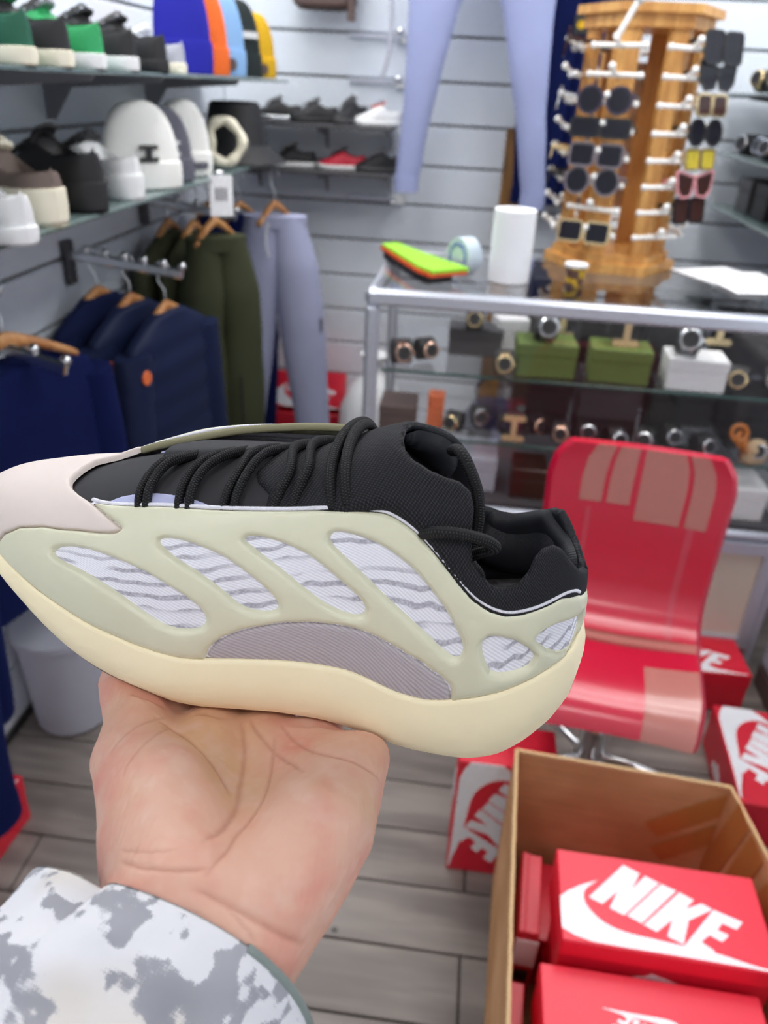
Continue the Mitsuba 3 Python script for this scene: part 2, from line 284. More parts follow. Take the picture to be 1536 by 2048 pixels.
def patch(outer, fn, lo, hi, r, holes=(), step=.0018, double=False, seam=True, sm=True):
    """piece of the surface fn cut to an outline: raised from lo to hi with edges rounded over r; double: also raised inwards"""
    bo = curve2(outer, step*.7, sm); bh = [curve2(h, step*.55) for h in holes]
    poly = Polygon(bo, [b for b in bh]).buffer(0)
    x0, y0, x1, y1 = poly.bounds
    gx, gy = np.meshgrid(np.arange(x0, x1, step), np.arange(y0, y1, step), indexing='ij'); gx[:, ::2] += step/2
    G = np.stack([gx.ravel(), gy.ravel()], 1); G = G[shapely.contains_xy(poly.buffer(-step*.45), G[:, 0], G[:, 1])]
    lines = []
    for b in [bo]+bh:
        c = np.vstack([b, b[:1]]); s = c/FL
        keep = ~(((s[:-1, 0] < .004) & (s[1:, 0] < .004)) | ((s[:-1, 0] > .996) & (s[1:, 0] > .996))) if seam else np.ones(len(b), bool)
        lines += [c[i:i+2] for i in np.nonzero(keep)[0]]
    ring = shapely.multilinestrings(lines) if False else shapely.MultiLineString([l for l in lines])
    rr = r if np.ndim(r) else [r]
    extra = []
    for q in (.12, .4, .75):  # rows close to the edge, for a round edge
        g = poly.buffer(-r*q)
        for pg in getattr(g, 'geoms', [g]):
            for ln in [pg.exterior, *pg.interiors]:
                n = int(ln.length/(step*.8)); extra += [ln.interpolate(i/n, normalized=True).coords[0] for i in range(n)] if n > 3 else []
    if extra:
        ex = np.array(extra); G = G[shapely.distance(shapely.points(G), ring) > r]; G = np.vstack([G, ex])
    P = np.vstack([bo]+bh+[G]); d = Delaunay(P).simplices
    c = P[d].mean(1); ok = shapely.contains_xy(poly, c[:, 0], c[:, 1]); d = d[ok]
    e1, e2 = P[d[:, 1]]-P[d[:, 0]], P[d[:, 2]]-P[d[:, 0]]; A = e1[:, 0]*e2[:, 1]-e1[:, 1]*e2[:, 0]; d = d[abs(A) > 1e-12]; A = A[abs(A) > 1e-12]; d[A < 0] = d[A < 0][:, ::-1]
    s, t = P[:, 0]/FL[0], P[:, 1]/FL[1]; s = np.clip(s, 0, 1)
    q = np.clip(shapely.distance(shapely.points(P), ring)/r, 0, 1); w = np.sqrt(np.maximum(0, 1-(1-q)**2))
    B, N = fn(s, t), normals_of(fn, s, t)
    V = B+N*(lo+(hi-lo)*w)[:, None]
    uv = P.copy()
    if double:
        V2 = B-N*(hi*w)[:, None]
        return (np.vstack([V, V2]), np.vstack([d, d[:, ::-1]+len(V)])), np.vstack([uv, uv])
    return (V, d), uv
SHOE = tag('sneaker', 'cream and white sneaker with black sock collar held up on an open palm', 'sneaker')
def shoe(part, m, bsdf, smooth=True, label=None, uv=None, color=None):
    k = num(SHOE+'__'+part) if '__' not in part else num(part)
    return add(k, fr(m, SA, SO), bsdf, smooth, label=label, uv=uv, color=color)
# materials of the shoe
def grain(p, n, uv): return noise(p.x*900, p.y*900, p.z*900)+.6*noise(p.x*260, p.y*260, p.z*260)
bump('s_midsole', srgb(238, 226, 192), grain, .00003, .52, spec=.35)
bump('s_cage', {'type': 'rgb', 'value': srgb(209, 208, 184)}, grain, .00002, .38, spec=.45, clearcoat=.15, clearcoat_gloss=.6)
bump('s_toecap', srgb(210, 198, 192), lambda p, n, uv: noise(uv.x*300, uv.y*2600, 0.)+.4*noise(p.x*700, p.y*700, p.z*700), .00004, .55, spec=.3)
def knit_c(p, n, uv):
    a = uv.y*1000-uv.x*150+2.6*noise(uv.x*210, uv.y*60, 1.)
    band = smoothstep(.1, .8, dr.sin(a*.95))*smoothstep(.15, .38, noise(uv.x*48, uv.y*130, 4.))
    rib = .5+.5*dr.sin((uv.x*.5+uv.y*.95)*1000*5.2)
    c = mix(srgb(214, 214, 226), srgb(238, 238, 246), rib)
    return mix(c, srgb(150, 148, 160), band*(.45+.55*noise(uv.x*1500, uv.y*1500, 2.)))
bump('s_knit', proc(knit_c), lambda p, n, uv: dr.sin((uv.x*.5+uv.y*.95)*1000*5.2), .00009, .8, spec=.2, sheen=.3)
bump('s_arch', proc(lambda p, n, uv: mix(srgb(160, 153, 160), srgb(182, 174, 179), .5+.5*dr.sin((uv.x*.35+uv.y)*1000*5.8))), lambda p, n, uv: dr.sin((uv.x*.35+uv.y)*1000*5.8)+dr.sin((uv.x-uv.y*.3)*1000*5.8), .00007, .55, spec=.4)
def mesh_b(p, n, uv):
    a = (uv.x+uv.y*.4)*1000*4.4; b = (uv.y*1.2-uv.x*.2)*1000*5.0
    return dr.sin(a+1.5708*dr.select(dr.sin(b*.5) > 0, 1., -1.))*dr.sin(b)
bump('s_mesh', proc(lambda p, n, uv: mix(srgb(20, 20, 24), srgb(52, 52, 58), smoothstep(-.2, .9, mesh_b(p, n, uv)))), mesh_b, .00016, .75, spec=.25)
bump('s_vamp', srgb(44, 44, 48), lambda p, n, uv: dr.sin((uv.x*.25+uv.y)*1000*4.5)*.7+noise(uv.x*1800, uv.y*1800, 0.), .00006, .7, spec=.3)
bump('s_satin', srgb(28, 29, 35), lambda p, n, uv: dr.sin((uv.x*.9+uv.y*.8)*1000*3.0), .00006, .55, spec=.35)
bump('s_lace', proc(lambda p, n, uv: mix(srgb(16, 16, 18), srgb(58, 58, 62), smoothstep(.1, .9, dr.sin(uv.x*1000*5.5+dr.sin(uv.y*6.283)*2.)*dr.sin(uv.y*6.283*5)))), lambda p, n, uv: dr.sin(uv.x*1000*5.5+dr.sin(uv.y*6.283)*2.)*dr.sin(uv.y*6.283*5), .0003, .65, spec=.3)
mat('s_lilac', srgb(166, 170, 204), .5); bump('s_olive', srgb(126, 122, 96), lambda p, n, uv: dr.sin(uv.x*1000*4.4), .0002, .8)
# midsole: plan outline rows from the sole's middle up to the lip
def outline(grow, x0, x1, n=90):
    f = (1-np.cos(np.linspace(0, np.pi, n)))/2; x = x0+(x1-x0)*f; h = np.maximum(hU(f)*(1+grow/.045), 0)
    return np.r_[x, x[-2:0:-1]], np.r_[-h, h[-2:0:-1]]
rows = []
def row_(grow, x0, x1, zfn, ins=0.):
    x, y = outline(grow, x0, x1); return np.stack([x, y*(1-ins), zfn(x)], 1)
rows.append(row_(-.012, .03, .275, lambda x: ZB(x)+.0025, .55)); rows.append(row_(-.012, .022, .283, lambda x: ZB(x)+.001))
rows.append(row_(-.004, .012, .287, lambda x: ZB(x)))
for k, (g, a, b, u) in enumerate([(.0005, .004, .291, .10), (.0032, -.0012, .2948, .28), (.0046, -.0035, .2968, .48), (.0042, -.0035, .2963, .68), (.0032, -.0025, .2945, .84), (.0026, -.0018, .2925, .94), (.0020, -.001, .2915, 1.0)]):
    rows.append(row_(g, a, b, lambda x, u=u: ZB(x)+(ZF(x)-ZB(x))*u))
rows.append(row_(.0005, .001, .2902, lambda x: ZF(x)+.0006)); rows.append(row_(-.003, .008, .286, lambda x: ZF(x)-.001)); rows.append(row_(-.012, .02, .28, lambda x: ZF(x)-.006, .3))
mid = loft(rows)
shoe('midsole', mid, 's_midsole', True, label='thick cream rubber midsole')
# wavy tread pads under the sole
for i, (a, b) in enumerate(((.045, .078), (.082, .112), (.116, .15), (.16, .196), (.203, .25), (.254, .284))):
    xs = np.linspace(a, b, 9); f = np.clip((xs-.012)/.28, 0, 1); h = np.interp(f, np.linspace(0, 1, 40), hU(np.linspace(0, 1, 40)))-.012
    ring = np.r_[np.stack([xs, -h], 1), np.stack([xs[::-1], h[::-1]], 1)]
    shoe('tread_pad', loft([np.c_[ring, ZB(ring[:, 0])-.0002], np.c_[ring, ZB(ring[:, 0])+.002]]), 's_midsole', False)
# knit body under the cage, one for both sides
NEAR = [(s, t+.022) for s, t in RIM]+[(.95, .28), (1., .19)]
knit_near = [(.19, .0), (.20, .3), (.27, .9)]+NEAR+[(1., 0.)]
m, uv = patch(knit_near, hull, -.0005, .0002, .0015, sm=False); shoe('knit_panel', m, 's_knit', True, label='white knit with grey wavy lines', uv=uv)
m, uv = patch(mirror(knit_near), hull, -.0005, .0002, .0015, sm=False); shoe('knit_panel', m, 's_knit', True, label='white knit with grey wavy lines', uv=uv)
# cage with its windows, toe cap
CAPN = [(.183, 0.), (.19, .134), (.206, .352), (.232, .55)]+[tuple(p) for p in CAP[9:14]][::-1]
W7 = [(.822, .228), (.833, .243), (.857, .232), (.888, .20), (.915, .165), (.945, .10), (.95, .05), (.925, .028), (.893, .05), (.871, .08), (.847, .135), (.828, .195)]
W6, W7 = [[tuple(q) for q in np.array(Polygon(np.array(w)*FL).buffer(.0009).exterior.coords)[:-1]/FL] for w in (W6, W7)]
capn = [(.200, 0.), (.204, .134), (.216, .352), (.240, .56), (.276, .695), (.323, .743), (.347, .746), (.366, .752), (.371, .79), (.364, .835), (.346, .93), (.323, 1.055)]
capu = [(.30, 1.16), (.282, 1.265), (.275, 1.36), (.274, 1.46), (.275, np.pi/2)]
far = [(.28, 1.72), (.30, 1.86), (.325, 1.98)]
capf = mirror(capn)
toe = capn+capu+far+capf[0:]
toe = [p for p in toe]+[(0., np.pi), (0., 0.)]
m, uv = patch(toe, hull, -.0003, .0026, .0022, sm=False); shoe('toe_cap', m, 's_toecap', True, label='smooth pale pinkish toe cap', uv=uv)
cage = capn+[tuple(p) for p in RIM[1:]]+[(.945, .26), (1., .165), (1., 0.)]
m, uv = patch(cage, hull, -.0003, .0030, .0032, holes=[W1, W2, W3, W4, W6, W7], sm=False)
cut = W5
def arch_cut(P): return P
w5 = [(s, max(t, -.01)) for s, t in W5]
pc = Polygon(np.array(cage)).buffer(0)
pc = pc.difference(Polygon(np.array([(s, t-.02 if t < .04 else t) for s, t in W5])).buffer(.0005))
pc = max(getattr(pc, 'geoms', [pc]), key=lambda g: g.area)
cage2 = list(pc.exterior.coords)[:-1]
HO = [W1, W2, W3, W4, W6, W7]
m, uv = patch(cage2, hull, -.0003, .0030, .0032, holes=HO, sm=False); shoe('cage', m, 's_cage', True, label='translucent cream shell with slanted openings', uv=uv)
cageF = list(max(getattr(pcf := Polygon(np.array(capn+[(s, t+.13*min(1, max(0, (s-.33)/.05))*min(1, max(0, (.62-s)/.05))) for s, t in RIM[1:]]+[(.945, .26), (1., .165), (1., 0.)])).buffer(0), 'geoms', [pcf]), key=lambda g: g.area).exterior.coords)[:-1]
m, uv = patch(mirror(cageF), hull, -.0003, .0030, .0032, holes=[mirror(h) for h in HO], sm=False); shoe('cage', m, 's_cage', True, label='translucent cream shell with slanted openings', uv=uv)
for P in (W5, mirror(W5)):
    m, uv = patch(P, hull, -.0002, .0012, .002); shoe('arch_panel', m, 's_arch', True, label='grey woven arch panel', uv=uv)
# black sock: vamp, then the padded mesh collar and tongue around the opening
lowr = [(s, min(.10, t-.16)) for s, t in RIM[1:]]
op_n = [(.608, 1.42), (.612, 1.30), (.622, 1.19), (.64, 1.11), (.657, 1.09), (.671, 1.09), (.685, 1.04), (.693, .94), (.697, .80), (.707, .645), (.722, .585), (.74, .541), (.756, .537), (.771, .565), (.782, .635), (.787, .721), (.797, .787), (.817, .811), (.838, .77), (.864, .662), (.90, .54), (.935, .44), (.97, .37), (1., .35)]
op_f = [(.607, 1.60), (.612, 1.78), (.624, 1.92), (.64, 2.0), (.657, 2.06), (.67, 2.15), (.68, 2.30), (.697, 2.50), (.712, 2.61), (.746, 2.64), (.773, 2.655), (.807, 2.605), (.838, 2.545), (.864, 2.535), (.89, 2.62), (.915, 2.70), (.95, 2.76), (1., 2.79)]
full = [(.47, .12), (.476, .5)][:0]+[(.46, .10)]+[p for p in lowr if p[0] > .47]+[(.95, .1), (1., .08)]+op_n[::-1]+op_f+mirror([(.46, .10)]+[p for p in lowr if p[0] > .47]+[(.95, .1), (1., .08)])+[(.47, 2.1), (.475, 1.9), (.478, 1.75), (.485, 1.57), (.482, 1.45), (.478, 1.36), (.484, 1.24), (.498, 1.12), (.50, .9), (.485, .6)]
m, uv = patch(full, boot, 0., .0024, .0036, double=True, sm=False)
mm_ = len(m[0])//2; fh = len(m[1])//2
shoe('collar', (m[0][:mm_], m[1][:fh]), 's_mesh', True, label='black mesh sock collar and tongue', uv=uv[:mm_])
shoe('lining', (m[0][mm_:], m[1][fh:]-mm_), 's_satin', True, label='smooth black lining', uv=uv[:mm_])
vamp = [(.262, 1.30), (.28, 1.15), (.31, .98)]+[p for p in lowr if p[0] < .62]
vamp = vamp+[(.60, 1.2), (.60, 1.9)]+mirror(vamp)
m, uv = patch(vamp, boot, -.001, .0003, .002, sm=False); shoe('vamp', m, 's_vamp', True, label='smooth black vamp', uv=uv)
# padded inside of the tongue, bulging under its far edge
m, uv = patch([(.612, 1.66), (.62, 1.86), (.634, 1.97), (.65, 2.03), (.662, 2.15), (.672, 2.35), (.66, 2.5), (.63, 2.4), (.60, 2.1), (.592, 1.8), (.60, 1.6)], boot, -.002, -.0095, .008, sm=True)
shoe('tongue_pad', (m[0], m[1][:, ::-1]), 's_satin', True, uv=uv)
m, uv = patch([(.72, 2.2+.42), (.76, 2.63), (.79, 2.59), (.82, 2.545), (.84, 2.55), (.86, 2.63), (.90, 2.70), (.98, 2.75), (.98, 3.0), (.72, 3.0)], boot, -.002, -.007, .006)
shoe('heel_pad', (m[0], m[1][:, ::-1]), 's_satin', True, uv=uv)
# insole
x, y = outline(-.006, .02, .28); ring = np.stack([x, y], 1); shoe('insole', loft([np.c_[ring, ZF(x)-.004], np.c_[ring, ZF(x)+.004]]), 'm_black', False)
# olive ribbed band inside the far rim, white edge
def on(fn, st, off):
    st = np.array(st, float); return fn(st[:, 0], st[:, 1])+normals_of(fn, st[:, 0], st[:, 1])*off
def lace(part, P, w=.0030, flat=.62, nrm=None, bs='s_lace', n=60):
    P = spline(P, n); m = tube(P, w, 12, flat=flat, up=nrm)
    L = np.r_[0, np.cumsum(np.linalg.norm(np.diff(P, axis=0), axis=1))]
    uv = np.stack([np.repeat(L, 12), np.tile(np.arange(12)/12, n)], 1); uv = np.vstack([uv, [[0, 0], [L[-1], 0]]])
    return shoe(part, m, bs, True, uv=uv)
FARRIM = [(s, t+.13*min(1, max(0, (s-.33)/.05))*min(1, max(0, (.62-s)/.05))) for s, t in RIM]
rf = [(s, np.pi-t-.075) for s, t in FARRIM if s < .60]
lace('lining_band', on(hull, rf, .0004), .0024, .7, bs='s_olive', n=90)
for P in ([(.335, 1.02), (.342, 1.09), (.355, 1.14), (.372, 1.145), (.403, 1.11), (.435, 1.06), (.456, .99), (.45, .93), (.40, .95), (.35, .99)],
          [(.35, np.pi-1.02), (.345, 1.95), (.36, 1.86), (.40, 1.86), (.43, 1.93), (.44, np.pi-.97), (.40, np.pi-.99)]):
    m, uv = patch(P, boot, .0004, .0012, .001); shoe('eyelet_strip', m, 's_lilac', True, uv=uv)
rimw = [(s, t+.008) for s, t in RIM]
lace('rim_edge', on(hull, rimw, .0018), .0010, .8, bs='s_knit', n=110)
lace('rim_edge', on(hull, mirror(FARRIM), .0016), .0009, .9, bs='s_knit', n=110)
# laces: rows over the throat, then the loose ends
def lrow(a, top, far, lift=.0045, n0=.0008, w=.0025):
    """one lace: near rim, over the throat, under the far rim"""
    st = [(a, np.interp(a, rim_s, rim_t)-.06), (a-.002, 1.13), (a+.001, 1.30), (top-.011, far[1]-.10), (top-.003, far[1]+.02), (top+.006, far[1]+.22)]
    lace('lace', on(boot, st, np.array([n0, lift*.8, lift, lift*1.1, lift*.75, .0008])[:, None]), w, .7)
for a, tp, ft in ((.381, .397, 1.47), (.389, .405, 1.47), (.421, .440, 1.51), (.431, .452, 1.53), (.465, .480, 1.58), (.474, .492, 1.58), (.513, .520, 1.70), (.530, .538, 1.74)): lrow(a, tp, (0, ft))
m, uv = patch([(.36, 1.72), (.372, 1.60), (.40, 1.54), (.45, 1.57), (.50, 1.64), (.555, 1.78), (.60, 1.95), (.60, 2.25), (.36, 2.2)], boot, -.001, .0034, .004); shoe('eyelet_band', m, 's_vamp', True, label='raised black eyelet band', uv=uv)
up = np.array([.0008, .004, .005, .007, .007, .002])[:, None]
lace('lace', on(boot, [(.562, .90), (.554, 1.2), (.553, 1.42), (.560, 1.62), (.570, 1.80), (.576, 2.0)], up), .0025, .75)
lace('lace', on(boot, [(.574, .90), (.566, 1.2), (.564, 1.42), (.567, 1.62), (.572, 1.80), (.577, 2.0)], up*.8), .0025, .75)
lace('lace_end', np.array([(214, 6, 131), (219, -4, 134), (224, -6, 128), (228, -6.5, 121.5), (231, -8, 112.5), (232.3, -9, 103), (232.5, -8, 94), (235, -4, 84), (239, 2, 74)])*mm, .0029, .8)
lace('lace_end', np.array([(210.5, -27, 107), (212, -32.5, 111.5), (217, -36.5, 116), (224, -36, 117), (231.5, -34, 116), (237, -31, 113.5), (239, -28.5, 110.5), (237, -25, 106), (232, -20, 99), (231, -14, 90)])*mm, .0029, .8)
lace('lace_end', np.array([(226, -21, 104), (229, -21, 99), (233, -19, 94), (237.5, -17, 89.5), (240, -14, 82), (241, -10, 74)])*mm, .0028, .8)
shoe('pull_tab', xf(rbox(.009, .0012, .012, .0004), (.2295, .002, .102), ry=-12), 'm_white', False, label='small white tag')
# ---------------------------------------------------------------- the left hand under the shoe and the jacket sleeve
PERSON = tag('person', 'person in a white and grey camouflage sleeve holding a sneaker on an open left palm', 'person')
BONES = [[(-0.0677,0.1590,1.2437,0.0190),(-0.0749,0.1784,1.2427,0.0160),(-0.0840,0.2123,1.2392,0.0130),(-0.0968,0.2479,1.2353,0.0125)],
    [(-0.0598,0.1591,1.2425,0.0190),(-0.0606,0.1814,1.2415,0.0160),(-0.0644,0.2175,1.2369,0.0135),(-0.0748,0.2530,1.2344,0.0125)],
    [(-0.0564,0.1584,1.2408,0.0170),(-0.0467,0.1830,1.2421,0.0180),(-0.0454,0.2183,1.2393,0.0160),(-0.0524,0.2521,1.2353,0.0125)],
    [(-0.0557,0.1556,1.2397,0.0155),(-0.0446,0.1763,1.2399,0.0170),(-0.0361,0.2025,1.2423,0.0195),(-0.0321,0.2265,1.2415,0.0165),(-0.0281,0.2471,1.2366,0.0130)],
    [(-0.0824,0.1619,1.2514,0.0190),(-0.0929,0.1812,1.2467,0.0220),(-0.1033,0.2007,1.2463,0.0230),(-0.1218,0.2215,1.2456,0.0175),(-0.1286,0.2422,1.2449,0.0145),(-0.1446,0.2667,1.2454,0.0125),(-0.1377,0.2904,1.2435,0.0115),(-0.1319,0.3081,1.2432,0.0095)],
    [(-0.0935,0.1824,1.2449,0.0200),(-0.0988,0.2126,1.2422,0.0150),(-0.1011,0.2434,1.2361,0.0120)],
    [(-0.1271,0.2478,1.2329,0.0120),(-0.1211,0.2696,1.2392,0.0105),(-0.1150,0.3074,1.2410,0.0092),(-0.1119,0.3312,1.2414,0.0082),(-0.1100,0.3492,1.2418,0.0072)],
    [(-0.1035,0.2468,1.2291,0.0120),(-0.0983,0.2706,1.2356,0.0106),(-0.0921,0.3123,1.2371,0.0094),(-0.0887,0.3402,1.2376,0.0084),(-0.0867,0.3621,1.2380,0.0073)],
    [(-0.0788,0.2457,1.2252,0.0120),(-0.0746,0.2695,1.2323,0.0104),(-0.0693,0.3093,1.2348,0.0090),(-0.0660,0.3352,1.2354,0.0081),(-0.0640,0.3561,1.2358,0.0071)],
    [(-0.0541,0.2445,1.2213,0.0110),(-0.0511,0.2624,1.2285,0.0095),(-0.0464,0.2922,1.2310,0.0082),(-0.0443,0.3122,1.2320,0.0074),(-0.0425,0.3291,1.2322,0.0065)],
    [(-0.0824,0.1619,1.2514,0.0190),(-0.0908,0.1282,1.2469,0.0213),(-0.1017,0.0849,1.2411,0.0247),(-0.1161,0.0272,1.2334,0.0285)],
    [(-0.0562,0.1553,1.2393,0.0155),(-0.0646,0.1216,1.2347,0.0174),(-0.0754,0.0783,1.2289,0.0202),(-0.0899,0.0206,1.2212,0.0232)],
    [(-0.0673,0.1602,1.2418,0.0200),(-0.0757,0.1266,1.2373,0.0224),(-0.0866,0.0833,1.2315,0.0260),(-0.1010,0.0256,1.2238,0.0300)]]
CREASES = [[(-0.1144,0.2342,1.2573),(-0.1099,0.2354,1.2538),(-0.1034,0.2316,1.2548),(-0.0968,0.2266,1.2566),(-0.0910,0.2219,1.2574),(-0.0859,0.2174,1.2574),(-0.0814,0.2133,1.2566),(-0.0773,0.2087,1.2560),(-0.0732,0.2035,1.2561)],
    [(-0.0834,0.2519,1.2467),(-0.0791,0.2405,1.2481),(-0.0757,0.2295,1.2495),(-0.0734,0.2191,1.2510),(-0.0713,0.2078,1.2540),(-0.0693,0.1967,1.2574),(-0.0689,0.1865,1.2614),(-0.0703,0.1762,1.2675),(-0.0725,0.1687,1.2712)],
    [(-0.0803,0.2524,1.2467),(-0.0765,0.2470,1.2475),(-0.0725,0.2420,1.2483),(-0.0684,0.2374,1.2491),(-0.0643,0.2330,1.2501),(-0.0600,0.2287,1.2515),(-0.0555,0.2237,1.2541),(-0.0508,0.2183,1.2575),(-0.0465,0.2141,1.2599)],
    [(-0.0655,0.2518,1.2469),(-0.0594,0.2429,1.2491),(-0.0524,0.2352,1.2525),(-0.0452,0.2290,1.2566),(-0.0385,0.2260,1.2588),(-0.0322,0.2251,1.2589),(-0.0263,0.2249,1.2572),(-0.0209,0.2247,1.2536),(-0.0166,0.2253,1.2470)],
    [(-0.0659,0.2431,1.2484),(-0.0638,0.2294,1.2507),(-0.0620,0.2162,1.2533),(-0.0611,0.2033,1.2570),(-0.0625,0.1931,1.2589),(-0.0644,0.1832,1.2618),(-0.0639,0.1712,1.2673),(-0.0658,0.1627,1.2700),(-0.0676,0.1561,1.2702)],
    [(-0.1250,0.2090,1.2615),(-0.1244,0.2122,1.2625),(-0.1234,0.2154,1.2632),(-0.1221,0.2188,1.2634),(-0.1206,0.2224,1.2631),(-0.1190,0.2263,1.2621),(-0.1173,0.2304,1.2604),(-0.1155,0.2349,1.2577),(-0.1139,0.2401,1.2538)],
    [(-0.1126,0.1947,1.2664),(-0.1129,0.1985,1.2670),(-0.1129,0.2026,1.2671),(-0.1125,0.2069,1.2668),(-0.1117,0.2111,1.2664),(-0.1108,0.2157,1.2652),(-0.1100,0.2212,1.2629),(-0.1101,0.2293,1.2578),(-0.1097,0.2367,1.2530)],
    [(-0.0981,0.1603,1.2675),(-0.0928,0.1572,1.2705),(-0.0883,0.1556,1.2719),(-0.0843,0.1550,1.2725),(-0.0806,0.1552,1.2726),(-0.0770,0.1558,1.2725),(-0.0737,0.1569,1.2721),(-0.0704,0.1583,1.2714),(-0.0673,0.1601,1.2706)],
    [(-0.1007,0.1652,1.2666),(-0.0972,0.1634,1.2687),(-0.0940,0.1622,1.2704),(-0.0910,0.1615,1.2716),(-0.0883,0.1611,1.2725),(-0.0858,0.1612,1.2731),(-0.0835,0.1616,1.2733),(-0.0813,0.1623,1.2734),(-0.0792,0.1632,1.2733)],
    [(-0.0701,0.1521,1.2701),(-0.0653,0.1518,1.2685),(-0.0605,0.1513,1.2670),(-0.0557,0.1507,1.2655),(-0.0510,0.1500,1.2636),(-0.0466,0.1496,1.2611),(-0.0422,0.1496,1.2577),(-0.0380,0.1506,1.2532),(-0.0337,0.1535,1.2464)],
    [(-0.0611,0.1517,1.2673),(-0.0592,0.1507,1.2665),(-0.0574,0.1497,1.2657),(-0.0556,0.1487,1.2649),(-0.0538,0.1477,1.2639),(-0.0521,0.1467,1.2629),(-0.0504,0.1459,1.2618),(-0.0488,0.1450,1.2606),(-0.0473,0.1443,1.2592)]]
SLEEVE_C, SLEEVE_A = np.array([-0.081, 0.1491, 1.2322]), np.array([0.2838, 0.9516, 0.1185])
SLEEVE_B = np.array([0.8505, -0.1927, -0.4894])

def hand_mesh(h=.0017):
    allp = np.array([b[:3] for c in BONES for b in c]); rr = np.array([b[3] for c in BONES for b in c])
    lo, hi = (allp-rr[:, None]).min(0)-.006, (allp+rr[:, None]).max(0)+.006
    lo[1] = max(lo[1], .085)
    n = np.ceil((hi-lo)/h).astype(int)+1
    g = [lo[a]+np.arange(n[a])*h for a in range(3)]
    X, Y, Z = (q.astype(np.float32) for q in np.meshgrid(*g, indexing='ij')); D = None
    P = np.stack([X.ravel(), Y.ravel(), Z.ravel()], 1)
    def chain(c):
        d = None
        for a, b in zip(c, c[1:]):
            A, B = np.array(a[:3], np.float32), np.array(b[:3], np.float32); ab = B-A
            q = P-A; t = np.clip(q@ab/(ab@ab), 0, 1); dd = np.sqrt(((q-t[:, None]*ab)**2).sum(1))-(a[3]+(b[3]-a[3])*t)
            d = dd if d is None else np.minimum(d, dd)
        return d
    def smin(a, b, k):
        u = np.maximum(k-abs(a-b), 0)/k; return np.minimum(a, b)-u*u*k*.25
    palm = [0, 1, 2, 3, 5, 10, 11, 12]; fingers = [6, 7, 8, 9]
    for i in palm: D = chain(BONES[i]) if D is None else smin(D, chain(BONES[i]), .014)
    D = smin(D, chain(BONES[4]), .011)
    fd = None
    for i in fingers:
        c = chain(BONES[i]); fd = c if fd is None else smin(fd, c, .0025)
    D = smin(D, fd, .009)
    S = (P-SO)@SA; x = np.clip(S[:, 0], 0, .29); xs = np.linspace(0, .29, 200)   # the flesh gives way to the sole
    hh = np.interp(x, xs, hU(np.clip((xs-.0+.0035)/.2975, 0, 1)))+.004
    zb = np.interp(x, xs, ZB(xs)); D = np.maximum(D, np.minimum(S[:, 2]-zb+.0007, hh-abs(S[:, 1])))
    return surface_nets(D.reshape(X.shape), lo, h)
hm = taubin(hand_mesh(), 14)
tm_ = trimesh.Trimesh(*hm, process=False); hv, hf = trimesh.remesh.subdivide(tm_.vertices, tm_.faces)
tm_ = trimesh.Trimesh(hv, hf, process=False); trimesh.smoothing.filter_taubin(tm_, iterations=6); hv, hf = np.array(tm_.vertices), np.array(tm_.faces)
hn = np.array(tm_.vertex_normals)
def seg_dist(P, C):
    d = np.full(len(P), 9.)
    for a, b in zip(C, C[1:]):
        ab = b-a; t = np.clip((P-a)@ab/max(ab@ab, 1e-12), 0, 1); d = np.minimum(d, np.linalg.norm(P-a-t[:, None]*ab, axis=1))
    return d
facing = (hn*(EYE-hv)).sum(1) > 0
groove, dark = np.zeros(len(hv)), np.zeros(len(hv))
# project the crease lines onto the skin: nearest skin point of each sample
from scipy.spatial import cKDTree
front = np.nonzero(facing)[0]; tree = cKDTree(hv[front])
for i, c in enumerate(CREASES):
    s = spline(c, 60); s = hv[front[tree.query(s)[1]]]; s = np.stack([np.convolve(np.r_[[q[0]]*3, q, [q[-1]]*3], np.ones(7)/7, 'valid') for q in s.T], 1)
    w, dep = ((.0013, .0007), (.0012, .0009), (.0010, .0006), (.0010, .0006), (.0010, .0006), (.0008, .0003), (.0008, .0003), (.0010, .0005), (.0008, .0003), (.0014, .0008), (.0009, .0003))[i]
    d = seg_dist(hv, s); fade = np.clip(np.minimum(1, 1.15-abs(np.linspace(-1, 1, 60))[cKDTree(s).query(hv)[1]])*2.5, 0, 1)
    g = np.exp(-(d/w)**2)*fade*facing; groove = np.maximum(groove, g*dep); dark = np.maximum(dark, np.exp(-(d/(w*.75))**2)*fade*facing*(.5 if i not in (5, 6, 8, 10) else .3))
wide = np.zeros(len(hv))
for i, wd_, dp_ in ((0, .006, .0012), (1, .007, .0016), (4, .006, .0012), (9, .005, .0010), (3, .005, .0007)):
    s = np.array(CREASES[i]); d = seg_dist(hv, s); e = np.minimum(np.linalg.norm(hv-s[0], axis=1), np.linalg.norm(hv-s[-1], axis=1)); wide += dp_*np.exp(-(d/wd_)**2)*np.clip(e/.012, 0.25, 1)*facing
fine = (meshkit.noise(hv@rotm(20, 30, 15)*[900, 160, 900], 4)-.5)*.00030*facing+(meshkit.fbm(hv*160, 3, 8)-.5)*.0007
hv = hv-hn*(groove+wide-fine)[:, None]
mt = meshkit.fbm(hv*55, 4, 3); mt2 = meshkit.fbm(hv*130, 3, 9); mt3 = meshkit.fbm(hv*24, 2, 5)
base, pink, pale, yel = (np.array(srgb(*c)) for c in ((202, 158, 139), (200, 135, 120), (206, 168, 153), (196, 158, 122)))
k = np.clip((mt-.44)*3.2, 0, 1)[:, None]; col = base*(1-k)+pink*k
k = np.clip((mt3-.5)*3, 0, .8)[:, None]; col = col*(1-k)+yel*k
k = np.clip((mt2-.52)*2.4, 0, .6)[:, None]; col = col*(1-k)+pale*k
col = col*(1-dark[:, None])+np.array(srgb(160, 100, 82))*dark[:, None]
